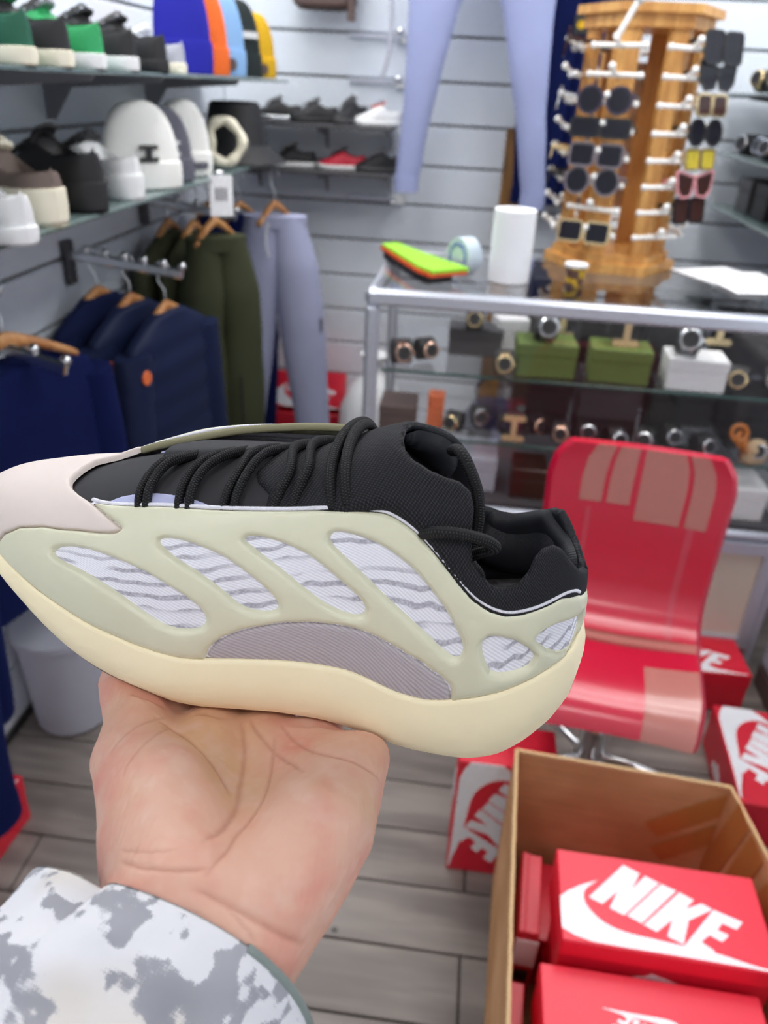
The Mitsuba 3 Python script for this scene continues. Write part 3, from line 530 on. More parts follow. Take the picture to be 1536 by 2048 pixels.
scene['s_skin'] = {'type': 'bumpmap', 'arbitrary': proc(lambda p, n, uv: fbm(p.x*420, p.y*420, p.z*420, 3)+.35*dr.sin((p.x*.6+p.y*.5-p.z*.3)*9500.+6*noise(p.x*60, p.y*60, p.z*60)), 2e-4), 'scale': .00005,
    'bsdf': {'type': 'principled', 'base_color': VC, 'roughness': .46, 'specular': .42, 'sheen': .15}}
scene['s_skin_flat'] = {'type': 'principled', 'base_color': VC, 'roughness': .47, 'specular': .4}
add('person__hand', (hv, hf), 's_skin', True, color=col, label='open left palm with creases, fingers under the sole')
# sleeve
SC = np.cross(SLEEVE_A, SLEEVE_B)
def sleeve(r0, r1, L, nseg=60, n=120, off=0.):
    R = []
    for i, q in enumerate(np.linspace(0, 1, nseg)):
        d = q*L; a = np.pi/2+np.arange(n)*2*np.pi/n
        rb = r0+(r1-r0)*q**.8; ra = rb*.72
        fold = .0035*np.sin(3*a+14*q)*np.exp(-((q-.22)/.25)**2)+.004*np.sin(5*a-9*q+1.)*q
        ec = 1+fold/rb
        lip = .004*np.sin(2*a+.6)*(1-min(1, q*5))
        ctr = SLEEVE_C+SLEEVE_B*.002-SLEEVE_A*d+np.array([0, 0, -.0])*q
        p = ctr+np.outer(np.cos(a)*rb*ec, SLEEVE_B)+np.outer(np.sin(a)*ra*ec, SC)-np.outer(lip, SLEEVE_A)
        nz = meshkit.fbm(p*34, 3, 11)-.5; rad = p-ctr; rad /= np.linalg.norm(rad, axis=1, keepdims=True)
        p = p+rad*(nz*.012*min(1, q*7)+off)[:, None]
        # a pinched pleat at the cuff
        w = np.exp(-((np.angle(np.exp(1j*(a-PLEAT))))/.10)**2)*np.exp(-(q/.16)**2); p = p-rad*(w*.009)[:, None]
        R.append(p)
    return np.array(R)
PLEAT = 3.9
So, Si = sleeve(.0585, .073, .15), sleeve(.0585, .073, .15, off=-.0016)
mid_ = (So[0]+Si[0])/2+SLEEVE_A*.0016
sl = loft(np.concatenate([So[::-1], mid_[None], Si]), cap=False)
_u = np.arange(120)/120*.36; _v = np.linspace(0, .15, 60); sluv = np.stack([np.tile(_u, 121), np.repeat(np.r_[_v[::-1], 0, _v], 120)], 1)
def camo(p, n, uv):
    g = fbm(uv.x*95, uv.y*95, 3., 3); h = fbm(uv.x*300+5, uv.y*300, 7., 2)
    cx, cy = uv.x*950, uv.y*950; fx, fy = cx-dr.floor(cx)-.5, cy-dr.floor(cy)-.5; dots = dr.sqrt(fx*fx+fy*fy)
    edge = g+.26*(h-.5)+.10*(noise(uv.x*28, uv.y*28, 1.)-.5)
    solid = smoothstep(.60, .607, edge); half = dr.select(dots < .62*smoothstep(.49, .60, edge), 1., 0.)
    k = dr.maximum(solid, half)
    white = mix(srgb(208, 208, 214), srgb(198, 191, 184), smoothstep(.5, .75, fbm(uv.x*30, uv.y*30, 4., 2)))
    return mix(white, srgb(136, 137, 146), k*(.75+.25*noise(p.x*60, p.y*60, p.z*60)))
bump('s_camo', proc(camo), lambda p, n, uv: noise(p.x*2200, p.y*2200, p.z*2200)+.8*noise(p.x*300, p.y*300, p.z*300), .00005, .7, spec=.25)
add('person__sleeve', sl, 's_camo', True, uv=sluv, label='white and grey camouflage jacket sleeve')
mat('s_piping', srgb(118, 128, 126), .7)
ring = So[0]*.5+Si[0]*.5+SLEEVE_A*.0008
add('person__sleeve__cuff_trim', tube(ring[np.arange(64, 99)], .0017, 8), 's_piping', True, label='grey ribbed cuff edging')
# ---------------------------------------------------------------- display counter
CL, CR, CF, CB, CT = -.235, .915, 1.915, 2.46, 1.065
CO = tag('display_counter', 'aluminium framed glass display counter full of watches behind the red chair', 'display counter')
P = 'display_counter'
def bar(p, q, w=.03, b=.006):
    p, q = np.array(p, float), np.array(q, float); c = (p+q)/2; d = abs(q-p); return rbox(*(np.where(d > 1e-6, d, w)), b, c)
zt = CT-.02
for nm, a, b, w in (('top_rail', (CL, CF, zt), (CR, CF, zt), .04), ('top_rail', (CL, CB, zt+.012), (CR, CB, zt+.012), .012), ('top_rail', (CL, CF+.02, zt), (CL, CB, zt), .034), ('top_rail', (CR, CF+.02, zt), (CR, CB, zt), .034),
                    ('post', (CL, CF, .03), (CL, CF, zt-.02), .034), ('post', (CR, CF, .03), (CR, CF, zt-.02), .03), ('post', (CL, CB, .03), (CL, CB, zt-.016), .03), ('post', (CR, CB, .03), (CR, CB, zt-.016), .03),
                    ('lower_rail', (CL, CF, .475), (CR, CF, .475), .026)):
    add(num(P+'__'+nm), bar(a, b, w, .008), 'm_alu', 30)
add(num(P+'__corner_cap'), xf(rbox(.038, .042, .044, .012), (CL, CF-.001, zt+.001)), 'm_alu', 30, label='rounded chrome corner cap')
gx, gy = (CL+CR)/2, (CF+CB)/2
scene['m_sheet'] = {'type': 'thindielectric', 'int_ior': 1.38}
def glass(name, poly, loc, rx=0, ry=0, rz=0):
    add(num(name), xf(cat(prism(poly, .0001)), loc, rx, ry, rz), 'm_glass')
def pane(key, w, h, loc, rx=0, rz=0, m='m_sheet'):
    v = np.array([[-w/2, -h/2, 0], [w/2, -h/2, 0], [w/2, h/2, 0], [-w/2, h/2, 0]]); f = np.array([[0, 1, 2], [0, 2, 3]])
    add(num(key), xf((v, f), loc, rx=rx, rz=rz), m)
pane(P+'__glass_top', CR-CL, CB-CF, (gx, gy, CT)); pane(P+'__glass_front', CR-CL-.03, CT-.04-.49, (gx, CF, (.49+CT-.04)/2), rx=90)
for z, d in ((.845, .44), (.66, .44)):
    k = num(P+'__glass_shelf'); add(k, xf(rbox(CR-CL-.05, .006, .007, .001), (gx, CF+.04, z)), 'm_glassedge')
    pane(k+'__pane', CR-CL-.05, d, (gx, CF+.043+d/2, z+.0036))
add(P+'__case_floor', rbox(CR-CL-.03, CB-CF-.03, .014, .002, (gx, gy, .492)), 'm_darkgrey')
# lower cabinet: a plinth and framed doors
add(P+'__plinth', rbox(CR-CL, .5, .09, .004, (gx, CF+.27, .046)), 'm_brown', label='brown wooden plinth')
mat('m_door', srgb(206, 196, 182), .3)
n = 3
for i in range(n):
    w = (CR-CL-.02)/n; x = CL+.01+w*(i+.5); k = num(P+'__cabinet_door')
    fo = shapely.box(-w/2+.004, -.175, w/2-.004, .175).difference(shapely.box(-w/2+.034, -.14, w/2-.034, .14))
    add(k, xf(prism(fo, .02), (x, CF, .284), rx=90), 'm_alu'); add(k+'__panel', rbox(w-.07, .006, .28, .001, (x, CF-.004, .284)), 'm_door')
add(P+'__cabinet_body', rbox(CR-CL-.02, CB-CF-.06, .37, .003, (gx, gy+.01, .285)), 'm_grey')
# ---------------------------------------------------------------- red chair with parcel tape
CH = tag('swivel_chair', 'shiny red swivel chair patched with strips of clear tape, in front of the counter', 'chair')
prof = spline([(.135, .415), (.118, .28), (.102, .15), (.08, .062), (.03, .018), (-.06, .008), (-.16, .008), (-.225, -.006), (-.243, -.034)], 46)  # y, z from the seat's middle
wid = np.interp(np.linspace(0, 1, 46), [0, .04, .1, .45, .6, .9, 1], [.30, .345, .365, .35, .345, .325, .30])
CHM = dict(loc=(.385, 1.405, .447), rz=-7)
def shell(i0, i1, x0, x1, off, th, m=6, bow=.012):
    """strip of the chair's shell between profile samples, from x0 to x1 (-1..1 across)"""
    pr, wd = prof[i0:i1], wid[i0:i1]; t = np.gradient(prof, axis=0)[i0:i1]; t /= np.linalg.norm(t, axis=1, keepdims=True); nr = np.stack([t[:, 1], -t[:, 0]], 1)  # towards the sitter
    R = []
    for p, w, q in zip(pr, wd, nr):
        u = np.linspace(x0, x1, m); cv = bow*(u**2)
        top = np.stack([u*w/2, p[0]+q[0]*(off+th/2+cv), p[1]+q[1]*(off+th/2+cv)], 1); bot = np.stack([u*w/2, p[0]+q[0]*(off-th/2+cv), p[1]+q[1]*(off-th/2+cv)], 1)
        ev = np.stack([np.r_[u[-1]*w/2+abs(th)*.35*np.sign(x1)], np.r_[p[0]+q[0]*(off+cv[-1])], np.r_[p[1]+q[1]*(off+cv[-1])]], 1); ew = np.stack([np.r_[u[0]*w/2+abs(th)*.35*np.sign(x0)], np.r_[p[0]+q[0]*(off+cv[0])], np.r_[p[1]+q[1]*(off+cv[0])]], 1)
        R.append(np.vstack([top, ev, bot[::-1], ew]))
    return loft(R)
mat('m_patent', srgb(186, 12, 50), .24, spec=.6, clearcoat=.6, clearcoat_gloss=.85)
add('swivel_chair__seat_shell', xf(shell(0, 46, -1, 1, 0, .034, 14), **CHM), 'm_patent', 40, label='red vinyl one piece seat and back')
for i0, i1, a, b in ((0, 9, -.66, -.40), (0, 9, -.34, -.08), (0, 11, .0, .52), (0, 11, .58, .82), (29, 32, -.98, 1.0), (35, 46, .36, 1.0), (9, 30, -.56, -.50), (10, 30, .62, .70)):
    add(num('swivel_chair__tape'), xf(shell(i0, i1, a, b, .0178, .0012, 8), **CHM), 'm_striptape' if b-a < .1 else 'm_cleartape', 40)
base = np.array([.40, 1.42, 0])
add('swivel_chair__column', xf(lathe([(.05, .408), (.05, .39), (.025, .385), (.025, .2), (.032, .19), (.032, .10), (.04, .09), (.04, .06)][::-1], 20), base), 'm_chrome', 30)
add('swivel_chair__seat_plate', xf(rbox(.16, .18, .02, .006), base+[0, -.01, .418], rz=-7), 'm_black')
for k, an in enumerate((-14, 58, 130, 202, 274)):
    q = np.radians(an); dvec = np.array([np.cos(q), np.sin(q), 0])
    leg = num('swivel_chair__leg')
    add(leg, tube(base+np.array([dvec*r+np.array([0, 0, z]) for r, z in ((.03, .095), (.10, .098), (.19, .085), (.26, .055), (.285, .03))]), .011, 10), 'm_chrome', True)
    add(leg+'__foot_cap', xf(lathe([(.010, .0), (.016, .003), (.016, .02), (.01, .03)], 12), base+dvec*.285), 'm_black', 30)
# ---------------------------------------------------------------- shoe boxes
LOGO = dict(N=[(.146, .485), (.341, .914), (.419, .841), (.368, .649), (.444, .823), (.51, .763), (.31, .347), (.243, .402), (.293, .598), (.21, .432)], I=[(.52, .758), (.59, .705), (.389, .29), (.324, .351)],
 K=[(.397, .28), (.604, .694), (.669, .632), (.618, .521), (.704, .608), (.751, .559), (.622, .401), (.573, .145), (.503, .2), (.54, .379), (.457, .229)],
 E=[(.577, .138), (.756, .56), (.884, .472), (.845, .384), (.783, .427), (.751, .349), (.801, .311), (.76, .233), (.706, .283), (.66, .2), (.715, .128), (.702, .09), (.573, .105)])
SWOOSH = [(.199, .689), (.116, .612), (.048, .526), (.004, .448), (.002, .282), (.004, .119), (.065, .063), (.148, .027), (.331, .022), (.564, .025), (.8, .021), (.958, .013), (.961, .032), (.808, .077), (.717, .11), (.576, .13), (.419, .154), (.31, .174), (.218, .232), (.157, .326), (.128, .414), (.122, .511), (.149, .603)]
def flat(pts, L, W): return Polygon([((u-.5)*L, (v-.5)*W) for u, v in pts]).buffer(0)
_sw = PI
def logo_poly(L, W):
    s = np.array(SWOOSH); sw = np.vstack([s[:12], spline(s[12:], 40)])
    return shapely.union_all([flat(p, L, W) for p in LOGO.values()]), flat(sw, L, W)
def shoebox(label, L, W, H, loc, rx=0, ry=0, rz=0, big=True, side=True, group=None, mats=('m_red', 'm_red'), ends=False):
    """lid up along z before it is turned; logo on the lid, small one on the front side"""
    key = tag(num('shoe_box'), label, 'shoe box', group); F = lambda m: xf(m, loc, rx, ry, rz)
    hl = min(.045, H*.36)
    add(key+'__box', F(rbox(L-.004, W-.004, H-.004, .002, (0, 0, -.002))), mats[0])
    add(key+'__lid', F(rbox(L, W, hl, .0025, (0, 0, H/2-hl/2))), mats[1], 20)
    a, b = logo_poly(L, W)
    if big:
        add(key+'__lettering', F(xf(prism(a, .0012), (0, 0, H/2-.0004))), 'm_logo', label='white block lettering NIKE'); add(key+'__stripe', F(xf(prism(b, .0011), (0, 0, H/2-.0004))), 'm_logo', label='white curved tick stripe')
    if side:
        a, b = logo_poly(.10, .042)
        t = lambda m: F(xf(m, (0, -W/2+.0016, -H*.16 if H < .16 else -.02), rx=90))
        add(key+'__side_lettering', t(prism(a, .0012)), 'm_logo'); add(key+'__side_stripe', t(prism(b, .0011)), 'm_logo')
    return key
# ---------------------------------------------------------------- carton in front with boxes
CT_ = tag('carton', 'open brown cardboard carton on the floor holding red shoe boxes', 'cardboard box')
ch, th = .40, .005
BL, BR, FLc, FRc = (np.array(q) for q in ((.174, 1.098), (.566, 1.070), (.140, .48), (.655, .455)))
def wall_(a, b, z0, z1, t=th, off=0.):
    """upright board between plan points a and b; off moves it to its left"""
    d = b-a; L = np.linalg.norm(d); n = np.array([-d[1], d[0]])/L; c = (a+b)/2+n*off
    return xf(rbox(L, t, z1-z0, .0012), (*c, (z0+z1)/2), rz=math.degrees(math.atan2(d[1], d[0])))
for nm, a, b in (('back_wall', BL, BR), ('side_wall', FLc, BL), ('side_wall', FRc, BR), ('front_wall', FLc, FRc)):
    add(num('carton__'+nm), wall_(a, b, .006, ch), 'm_card')
    xs = np.linspace(0, 1, 40)[:, None]; p = np.c_[a+(b-a)*xs, np.full(40, ch)]; p[:, :2] += .0012*(meshkit.noise(p*60, 2)-.5)[:, None]
    add(num('carton__cut_edge'), tube(p, .0036, 6), 'm_cardedge', True, label='pale corrugated cut edge')
add('carton__bottom', prism(Polygon([BL, BR, FRc, FLc]).buffer(-.004), .006), 'm_card')
for k, (q, zz, rot_) in enumerate(((.06, .27, 12), (.16, .26, 10), (.27, .25, 14), (.40, .25, 8))):   # tape on the inside of the right wall
    d = FRc-BR; c = BR+d*q; n = np.array([d[1], -d[0]])/np.linalg.norm(d)*.0042
    add(num('carton__tape'), xf(xf(rbox(.05, .0014, .27, .0004), ry=rot_), (*(c+n), zz), rz=math.degrees(math.atan2(d[1], d[0]))), 'm_tape')
for k, (q, zz) in enumerate(((.97, .355), (.90, .335), (.955, .27))):
    d = BR-BL; c = BL+d*(q-.06); n = np.array([d[1], -d[0]])/np.linalg.norm(d)*.0042
    add(num('carton__tape'), xf(xf(rbox(.14, .0014, .046, .0004), ry=-42), (*(c+n), zz-.03), rz=math.degrees(math.atan2(d[1], d[0]))), 'm_tape')
mat('m_redbright', srgb(226, 34, 60), .38)
RR = ('m_red', 'm_redbright')
# boxes in the carton
shoebox('red shoe box with large white lettering lying topmost in the carton', .325, .165, .105, (.4015, .830, .3125), rz=-1.5, mats=RR)
# the one in front lies turned round, with a small logo
k = shoebox('red shoe box with a small upside-down logo at the front of the carton', .33, .185, .115, (.372, .645, .262), rz=179, big=False, side=False, mats=('m_redbright', 'm_redbright'))
a, b = logo_poly(.115, .056)
add(k+'__small_lettering', xf(prism(a, .0012), (.350, .655, .319), rz=178), 'm_logo', label='small white upside-down lettering NIKE'); add(k+'__small_stripe', xf(prism(b, .0011), (.350, .655, .319), rz=178), 'm_logo')
for j, (x, y, z, h, w) in enumerate(((.210, .90, .141, .036, .16), (.176, .68, .118, .032, .17))):
    k = shoebox(('flat red box on edge with a white band, far end of the carton', 'flat red box on edge with a white band, near end of the carton')[j], .25 if j == 0 else .21, w, h, (x, y, z), ry=-90, rz=-5, big=False, side=False)
    add(k+'__white_band', xf(rbox(h+.003, .004, .07, .001, (0, -w/2-.0005, .07)), (x, y, z), rz=-5), 'm_logo'); add(k+'__grip_hole', xf(rbox(h*.7, .004, .03, .002, (0, -w/2-.001, .005)), (x, y, z), rz=-5), 'm_black')
for lab, x, y, z, h in (('red shoe box at the bottom of the carton by its back wall', .40, .962, .078, .14), ('red shoe box at the bottom of the carton under the middle of the stack', .405, .795, .0705, .125), ('red shoe box in the carton carrying the topmost box', .405, .795, .1965, .125), ('red shoe box at the bottom of the carton by its front wall', .39, .615, .1065, .195)):
    shoebox(lab, .32, .165, h, (x, y, z), rz=-3, big=False)
# boxes on the floor
shoebox('red shoe box with sideways lettering standing on end between the hand and the carton', .33, .2, .115, (.170, 1.178, .166), ry=90, rz=-90)
add('shoe_box_hole', rbox(.001, .001, .001), 'm_black') if False else None
shoebox('red shoe box lying on the floor in front of the cabinet doors, behind the chair', .33, .165, .135, (.702, 1.815, .0685), rz=2)
shoebox('red shoe box with sideways lettering on the floor to the right of the chair', .32, .21, .13, (.828, 1.445, .0655), rz=-93.5)
k = shoebox('red shoe box with a white mark on the floor under the navy clothes at left', .33, .15, .13, (-.965, .955, .0655), rz=86, big=True)
shoebox('red and white shoe box standing on the floor behind the lilac grey joggers', .30, .16, .13, (-.655, 3.22, .30), rx=70, rz=4)
shoebox('red shoe box lying under the red and white box behind the lilac grey joggers', .32, .2, .22, (-.655, 3.23, .111), rz=4, big=False)
# ---------------------------------------------------------------- shop sneakers, knit hats
def sneaker(label, loc, rz, cols, L=.27, high=0., chunky=0., group=None, s=1.):
    """cols: upper, sole, laces and tongue"""
    key = tag(num('shop_sneaker'), label, 'sneaker', group); k = L/.29; sh = .026+chunky
    def put(part, m, b, sm=30): add(key+'__'+part, xf((np.asarray(m[0])*[k, k, k*s], m[1]), loc, rz=rz), b, sm)
    n = 40; R = []
    for g, z, zt in ((-.006, 0, .010), (0., .004, .006), (.0025, sh*.5, .003), (.0015, sh, .004), (-.006, sh+.002, .004)):
        x, y = outline(g, -.002, .290, n); toe = np.clip(1-x/.06, 0, 1)**2*.012; R.append(np.stack([x-.145, y, z+toe*(1 if z < sh*.4 else .5)+chunky*.25*(x > .2)*(z > 0)], 1))
    put('sole', loft(R), cols[1], 40)
    th = np.linspace(0.02, np.pi-.02, 22); S_ = np.linspace(.0, 1, 34); U_ = []
    for q in S_:
        f = (1-np.cos(np.pi*q))/2; x = .004+.282*f; h = hU(f)*.96
        top = np.interp(f, [0, .1, .25, .4, .55, .62, .75, .9, 1], [.042, .052, .066, .09, .108+high*.4, .10+high, .082+high, .088+high, .09+high])
        zz = sh-.004+(top-sh)*np.sin(th)**.75*(1 if f < .6 else 1); ww = -h*np.sign(np.cos(th))*abs(np.cos(th))**.8
        if f > .58:  # the opening: the wall turns inwards and down
            m = (th > .95) & (th < np.pi-.95); e = np.clip((f-.58)/.06, 0, 1)*np.clip((1.0-f)/.05, 0, 1); zz = np.where(m, zz-e*.035*np.sin((th-.95)/(np.pi-1.9)*np.pi)**.5, zz)
        U_.append(np.stack([x-.145+zz*0, ww, zz], 1))
    U_ = [np.vstack([u, u[::-1]*[1, .9, 1]-[0, 0, .004]]) for u in U_]
    put('upper', loft(U_), cols[0], 50)
    t = [np.stack([np.full(9, x-.145), np.linspace(-w, w, 9), z+.004*np.cos(np.linspace(-1.5, 1.5, 9))], 1) for x, w, z in ((.10, .016, .088), (.14, .02, .097+high*.3), (.165, .022, .105+high*.8), (.178, .02, .112+high))]
    put('tongue', loft([np.vstack([q, q[::-1]-[0, 0, .006]]) for q in t]), cols[2], 40)
    lac = [tube(spline([(x-.145, -.026, z-.010), (x-.143, 0, z+.008), (x-.141, .026, z-.010)], 7), .0032, 5) for x, z in ((.085, .082), (.105, .090), (.125, .099), (.145, .107), (.162, .113))]
    put('laces', cat(lac), cols[3] if len(cols) > 3 else cols[2], 40)
    return key
def beanie(label, loc, rz, col, h=.19, w=.17, emblem=None, group=None, ry=0):
    key = tag(num('beanie'), label, 'knit hat', group)
    n = 36; a = np.arange(n)*2*np.pi/n
    def ringz(z, rx, ry): return np.stack([rx*np.cos(a)*(1+.012*np.cos(18*a)), ry*np.sin(a)*(1+.012*np.cos(18*a)), a*0+z], 1)
    zz = np.linspace(.0, 1, 12); R = [ringz(h*.28+h*.72*np.sin(q*np.pi/2), w/2*max(.02, np.cos(q*np.pi/2))**.75, .04*max(.02, np.cos(q*np.pi/2))**.6) for q in zz]
    add(key+'__crown', xf(loft([ringz(h*.1, w/2*.97, .04)]+R), loc, rz=rz, ry=ry), col, 50)
    add(key+'__cuff', xf(loft([ringz(z, w/2*s+.004, .046*s) for z, s in ((0, .95), (.004, 1.), (h*.15, 1.02), (h*.30, 1.01), (h*.32, .97))]), loc, rz=rz, ry=ry), col, 50)
    if emblem:
        z0, m = emblem[1]*h, emblem[0]
        e = [shapely.box(-.022, -.004+.013, .022, .004+.013), shapely.box(-.022, -.004-.013, .022, .004-.013), shapely.box(-.006, -.013, .006, .013)] if emblem[2] == 'I' else [shapely.box(-.03+.015*i, -.009, -.02+.015*i, .009) for i in range(5)] if emblem[2] == 'T' else [shapely.Point(0, 0).buffer(.016)]
        add(key+'__emblem', xf(xf(prism(shapely.union_all(e), .006), (0, -.049 if z0 < .3*h else -.043, z0), rx=90), loc, rz=rz, ry=ry), m)
    return key
def shelf(name, label, x0, x1, y0, y1, z, brackets, th=.008, m='m_glassedge', wall='x'):
    key = tag(num(name), label, 'shelf')
    add(key+'__board', rbox(abs(x1-x0), abs(y1-y0), th, .0015, ((x0+x1)/2, (y0+y1)/2, z-th/2)), m)
    for b in brackets:
        if wall == 'x':
            pl = Polygon([(0, 0), (x1-x0-.03, 0), (x1-x0-.04, -.012), (.07, -.03), (.02, -.10), (0, -.10)]); mm2 = xf(prism(pl, .006), (x0, b, z-th-.0005), rx=90)
        else:
            pl = Polygon([(0, 0), (y1-y0-.02, 0), (y1-y0-.03, -.012), (.05, -.03), (.015, -.08), (0, -.08)]); mm2 = xf(xf(prism(pl, .006), (0, 0, 0), rx=90), (b, y1, z-th-.0005), rz=-90)
        add(num(key+'__bracket'), mm2, 'm_grey')
    return key
mat('m_shelfglass', srgb(96, 112, 112), .12, spec=.7)
Z1, Z2 = 1.504, 1.262
shelf('glass_shelf', 'upper glass shelf on the left wall carrying green and black sneakers', XL+.001, -.72, .55, 3.12, Z1, (1.62, 1.98, 2.6), m='m_shelfglass')
shelf('glass_shelf', 'lower glass shelf on the left wall carrying sneakers and pale knit hats', XL+.001, -.72, .55, 2.85, Z2, (1.5, 2.05, 2.5), m='m_shelfglass')
x = -.845
G1 = 'sneakers on the upper left shelf'
sneaker('dark green sneaker with a cream sole on the upper shelf, leftmost of its row', (x, 1.35, Z1), -12, ('m_green', 'm_cream', 'm_white'), group=None)
sneaker('black sneaker with green tongue and cream sole on the upper shelf', (x, 1.475, Z1), -12, ('m_black', 'm_cream', 'm_green2', 'm_green'))
sneaker('bright green sneaker with a white sole on the upper shelf', (x, 1.605, Z1), -12, ('m_green2', 'm_white', 'm_grey', 'm_black'))
sneaker('black sneaker with a thick white sole on the upper shelf', (x, 1.765, Z1), -14, ('m_black', 'm_white', 'm_black'))
sneaker('all black sneaker on the upper shelf beside the blue hat', (x, 1.935, Z1), -14, ('m_black', 'm_black', 'm_black'))
sneaker('small grey and white sneaker with a cream sole on the upper shelf', (x, 2.09, Z1), -14, ('m_bin', 'm_cream', 'm_white'), L=.24)
hy = [2.30, 2.405, 2.52, 2.64, 2.755]
for lab, y, c, h, e in (('royal blue knit hat on the upper shelf', 2.26, 'm_blue', .24, None), ('orange knit hat standing edge-on on the upper shelf', 2.41, 'm_orangeknit', .22, None), ('light blue knit hat with a small badge on the upper shelf', 2.585, 'm_sky', .22, ('m_brown', .14, 'O')),
                        ('dark pine green knit hat on the upper shelf', 2.77, 'm_pine', .21, ('m_white', .55, 'T')), ('mustard yellow knit hat with a round badge on the upper shelf', 2.96, 'm_yellow', .19, ('m_brown', .14, 'O'))):
    beanie(lab, (-.80, y, Z1+.002), 55, c, h, .165, e)
sneaker('taupe sneaker with a chunky cream sole on the lower shelf', (-.86, 1.40, Z2), -24, ('m_taupe', 'm_cream', 'm_cream'), chunky=.022, L=.32)
sneaker('white sneaker at the near end of the lower shelf', (-.80, 1.22, Z2), -24, ('m_white', 'm_white', 'm_white'))
sneaker('all black chunky sneaker on the lower shelf between the taupe and white ones', (-.86, 1.565, Z2), -24, ('m_black', 'm_black', 'm_black'), high=.02, chunky=.018, L=.32)
sneaker('white sneaker with a black heel patch on the lower shelf before the knit hats', (-.86, 1.755, Z2), -24, ('m_white', 'm_white', 'm_black'), chunky=.016, L=.31)
beanie('large cream knit hat with a black emblem on the lower shelf', (-.79, 1.895, Z2+.002), 46, 'm_offwhite', .185, .185, ('m_black', .42, 'I'))
beanie('dark grey knit hat with a white emblem on the lower shelf', (-.80, 2.055, Z2+.002), 52, 'm_greyknit', .17, .16, ('m_white', .46, 'I'))
beanie('cream knit hat with small dark lettering on the lower shelf', (-.80, 2.205, Z2+.002), 52, 'm_offwhite', .185, .16, ('m_greyknit', .15, 'T'))
k = tag('bucket_hat', 'black bucket hat tipped up at the end of the lower left shelf', 'hat')
F = lambda m: xf(m, (-.80, 2.70, Z2+.004), rz=10)
add(k+'__crown', F(lathe([(.105, .03), (.10, .06), (.088, .13), (.08, .165), (.07, .172), (.0, .174)], 28)), 'm_black', 40); add(k+'__brim', F(lathe([(.095, .045), (.105, .05), (.16, .004), (.162, .0), (.155, .002), (.10, .040)], 28)), 'm_black', 40)
k = tag('fluffy_ring', 'cream ring shaped fluffy piece leaning against the black bucket hat', 'scrunchie')
a = np.linspace(0, 2*np.pi, 40, endpoint=False)
add(k, xf(tube(np.stack([.046*np.cos(a)*(1+.12*np.cos(3*a)), .056*np.sin(a), a*0], 1), .014+.002*np.cos(6*a), 12, closed=True), (-.75, 2.42, Z2+.076), rx=90, rz=20), 'm_cream', True)
k = tag('price_tag', 'white price card clipped to the front edge of the lower left shelf', 'price tag')
add(k+'__card', xf(rbox(.065, .002, .105, .001, (0, 0, 0)), (-.70, 2.20, Z2-.045), rz=30), 'm_paper'); add(k+'__marks', xf(cat([rbox(.008, .001, .034, .0003, (-.012+.012*i, -.0016, .005), ) for i in range(3)]), (-.70, 2.20, Z2-.045), rz=30), 'm_grey'); add(k+'__clip', xf(rbox(.02, .006, .012, .002), (-.702, 2.203, Z2+.012), rz=30), 'm_chrome')
# shelves on the back wall
shelf('wall_shelf', 'upper grey shelf on the back wall with dark running shoes', -.98, -.345, 3.16, YB-.013, 1.366, (-.90, -.62, -.36), th=.012, m='m_darkgrey', wall='y')
shelf('wall_shelf', 'lower grey shelf on the back wall with dark and red running shoes', -.98, -.345, 3.16, YB-.013, 1.205, (-.90, -.62, -.36), th=.012, m='m_darkgrey', wall='y')
mat('m_redshoe', srgb(205, 34, 60), .5)
for lab, x, z, c, s_, rz in (('black running shoe with chrome spots, leftmost on the upper back shelf', -.80, 1.366, ('m_black', 'm_silver', 'm_black'), .9, 12), ('plain black running shoe, second on the upper back shelf', -.655, 1.366, ('m_black', 'm_black', 'm_black'), .9, 20), ('black high running shoe with a pull loop, third on the upper back shelf', -.515, 1.366, ('m_black', 'm_darkgrey', 'm_darkgrey'), 1.0, 60), ('white running shoe with red and blue stripes on the upper back shelf', -.405, 1.366, ('m_white', 'm_white', 'm_redorange', 'm_navy'), .9, 10),
                     ('black running shoe with a white and gold sole, leftmost on the lower back shelf', -.745, 1.205, ('m_black', 'm_white', 'm_black', 'm_gold'), .9, 12), ('red running shoe with a white sole on the lower back shelf', -.545, 1.205, ('m_redshoe', 'm_white', 'm_black'), .85, 10), ('black running shoe half behind the lilac trouser leg on the lower back shelf', -.395, 1.205, ('m_black', 'm_darkgrey', 'm_grey'), .9, 12)):
    sneaker(lab, (x, 3.27, z), rz, c, L=.19, s=s_*1.25)
# ---------------------------------------------------------------- hooks, hangers and clothes
def arm(label, y, x1, z0, z1, balls=6):
    k = tag(num('waterfall_rail'), label, 'clothes rail')
    p, q = np.array([XL+.012, y, z0]), np.array([x1, y, z1]); u = (q-p)/np.linalg.norm(q-p)
    add(k+'__bar', xf(rbox(np.linalg.norm(q-p), .014, .026, .004), (p+q)/2, ry=math.degrees(math.atan2(z0-z1, x1-p[0]))), 'm_chrome')
    add(k+'__bracket', rbox(.014, .04, .11, .003, (XL+.014, y, z0-.02)), 'm_darkgrey')
    for i in range(balls):
        c = p+(q-p)*(.16+.84*i/(balls-1)); add(num(k+'__ball'), (np.array((s_ := trimesh.creation.icosphere(2, .011)).vertices)+c+[0, 0, .019], np.array(s_.faces)), 'm_chrome', True)
    return k
arm('chrome waterfall arm with ball stops holding the navy puffer jackets', 1.955, -.735, 1.085, 1.055)
arm('chrome waterfall arm with ball stops holding the navy trousers at left', 1.335, -.745, 1.085, 1.000, 5)
arm('chrome waterfall arm behind the olive jackets', 2.47, -.74, 1.16, 1.125, 5)
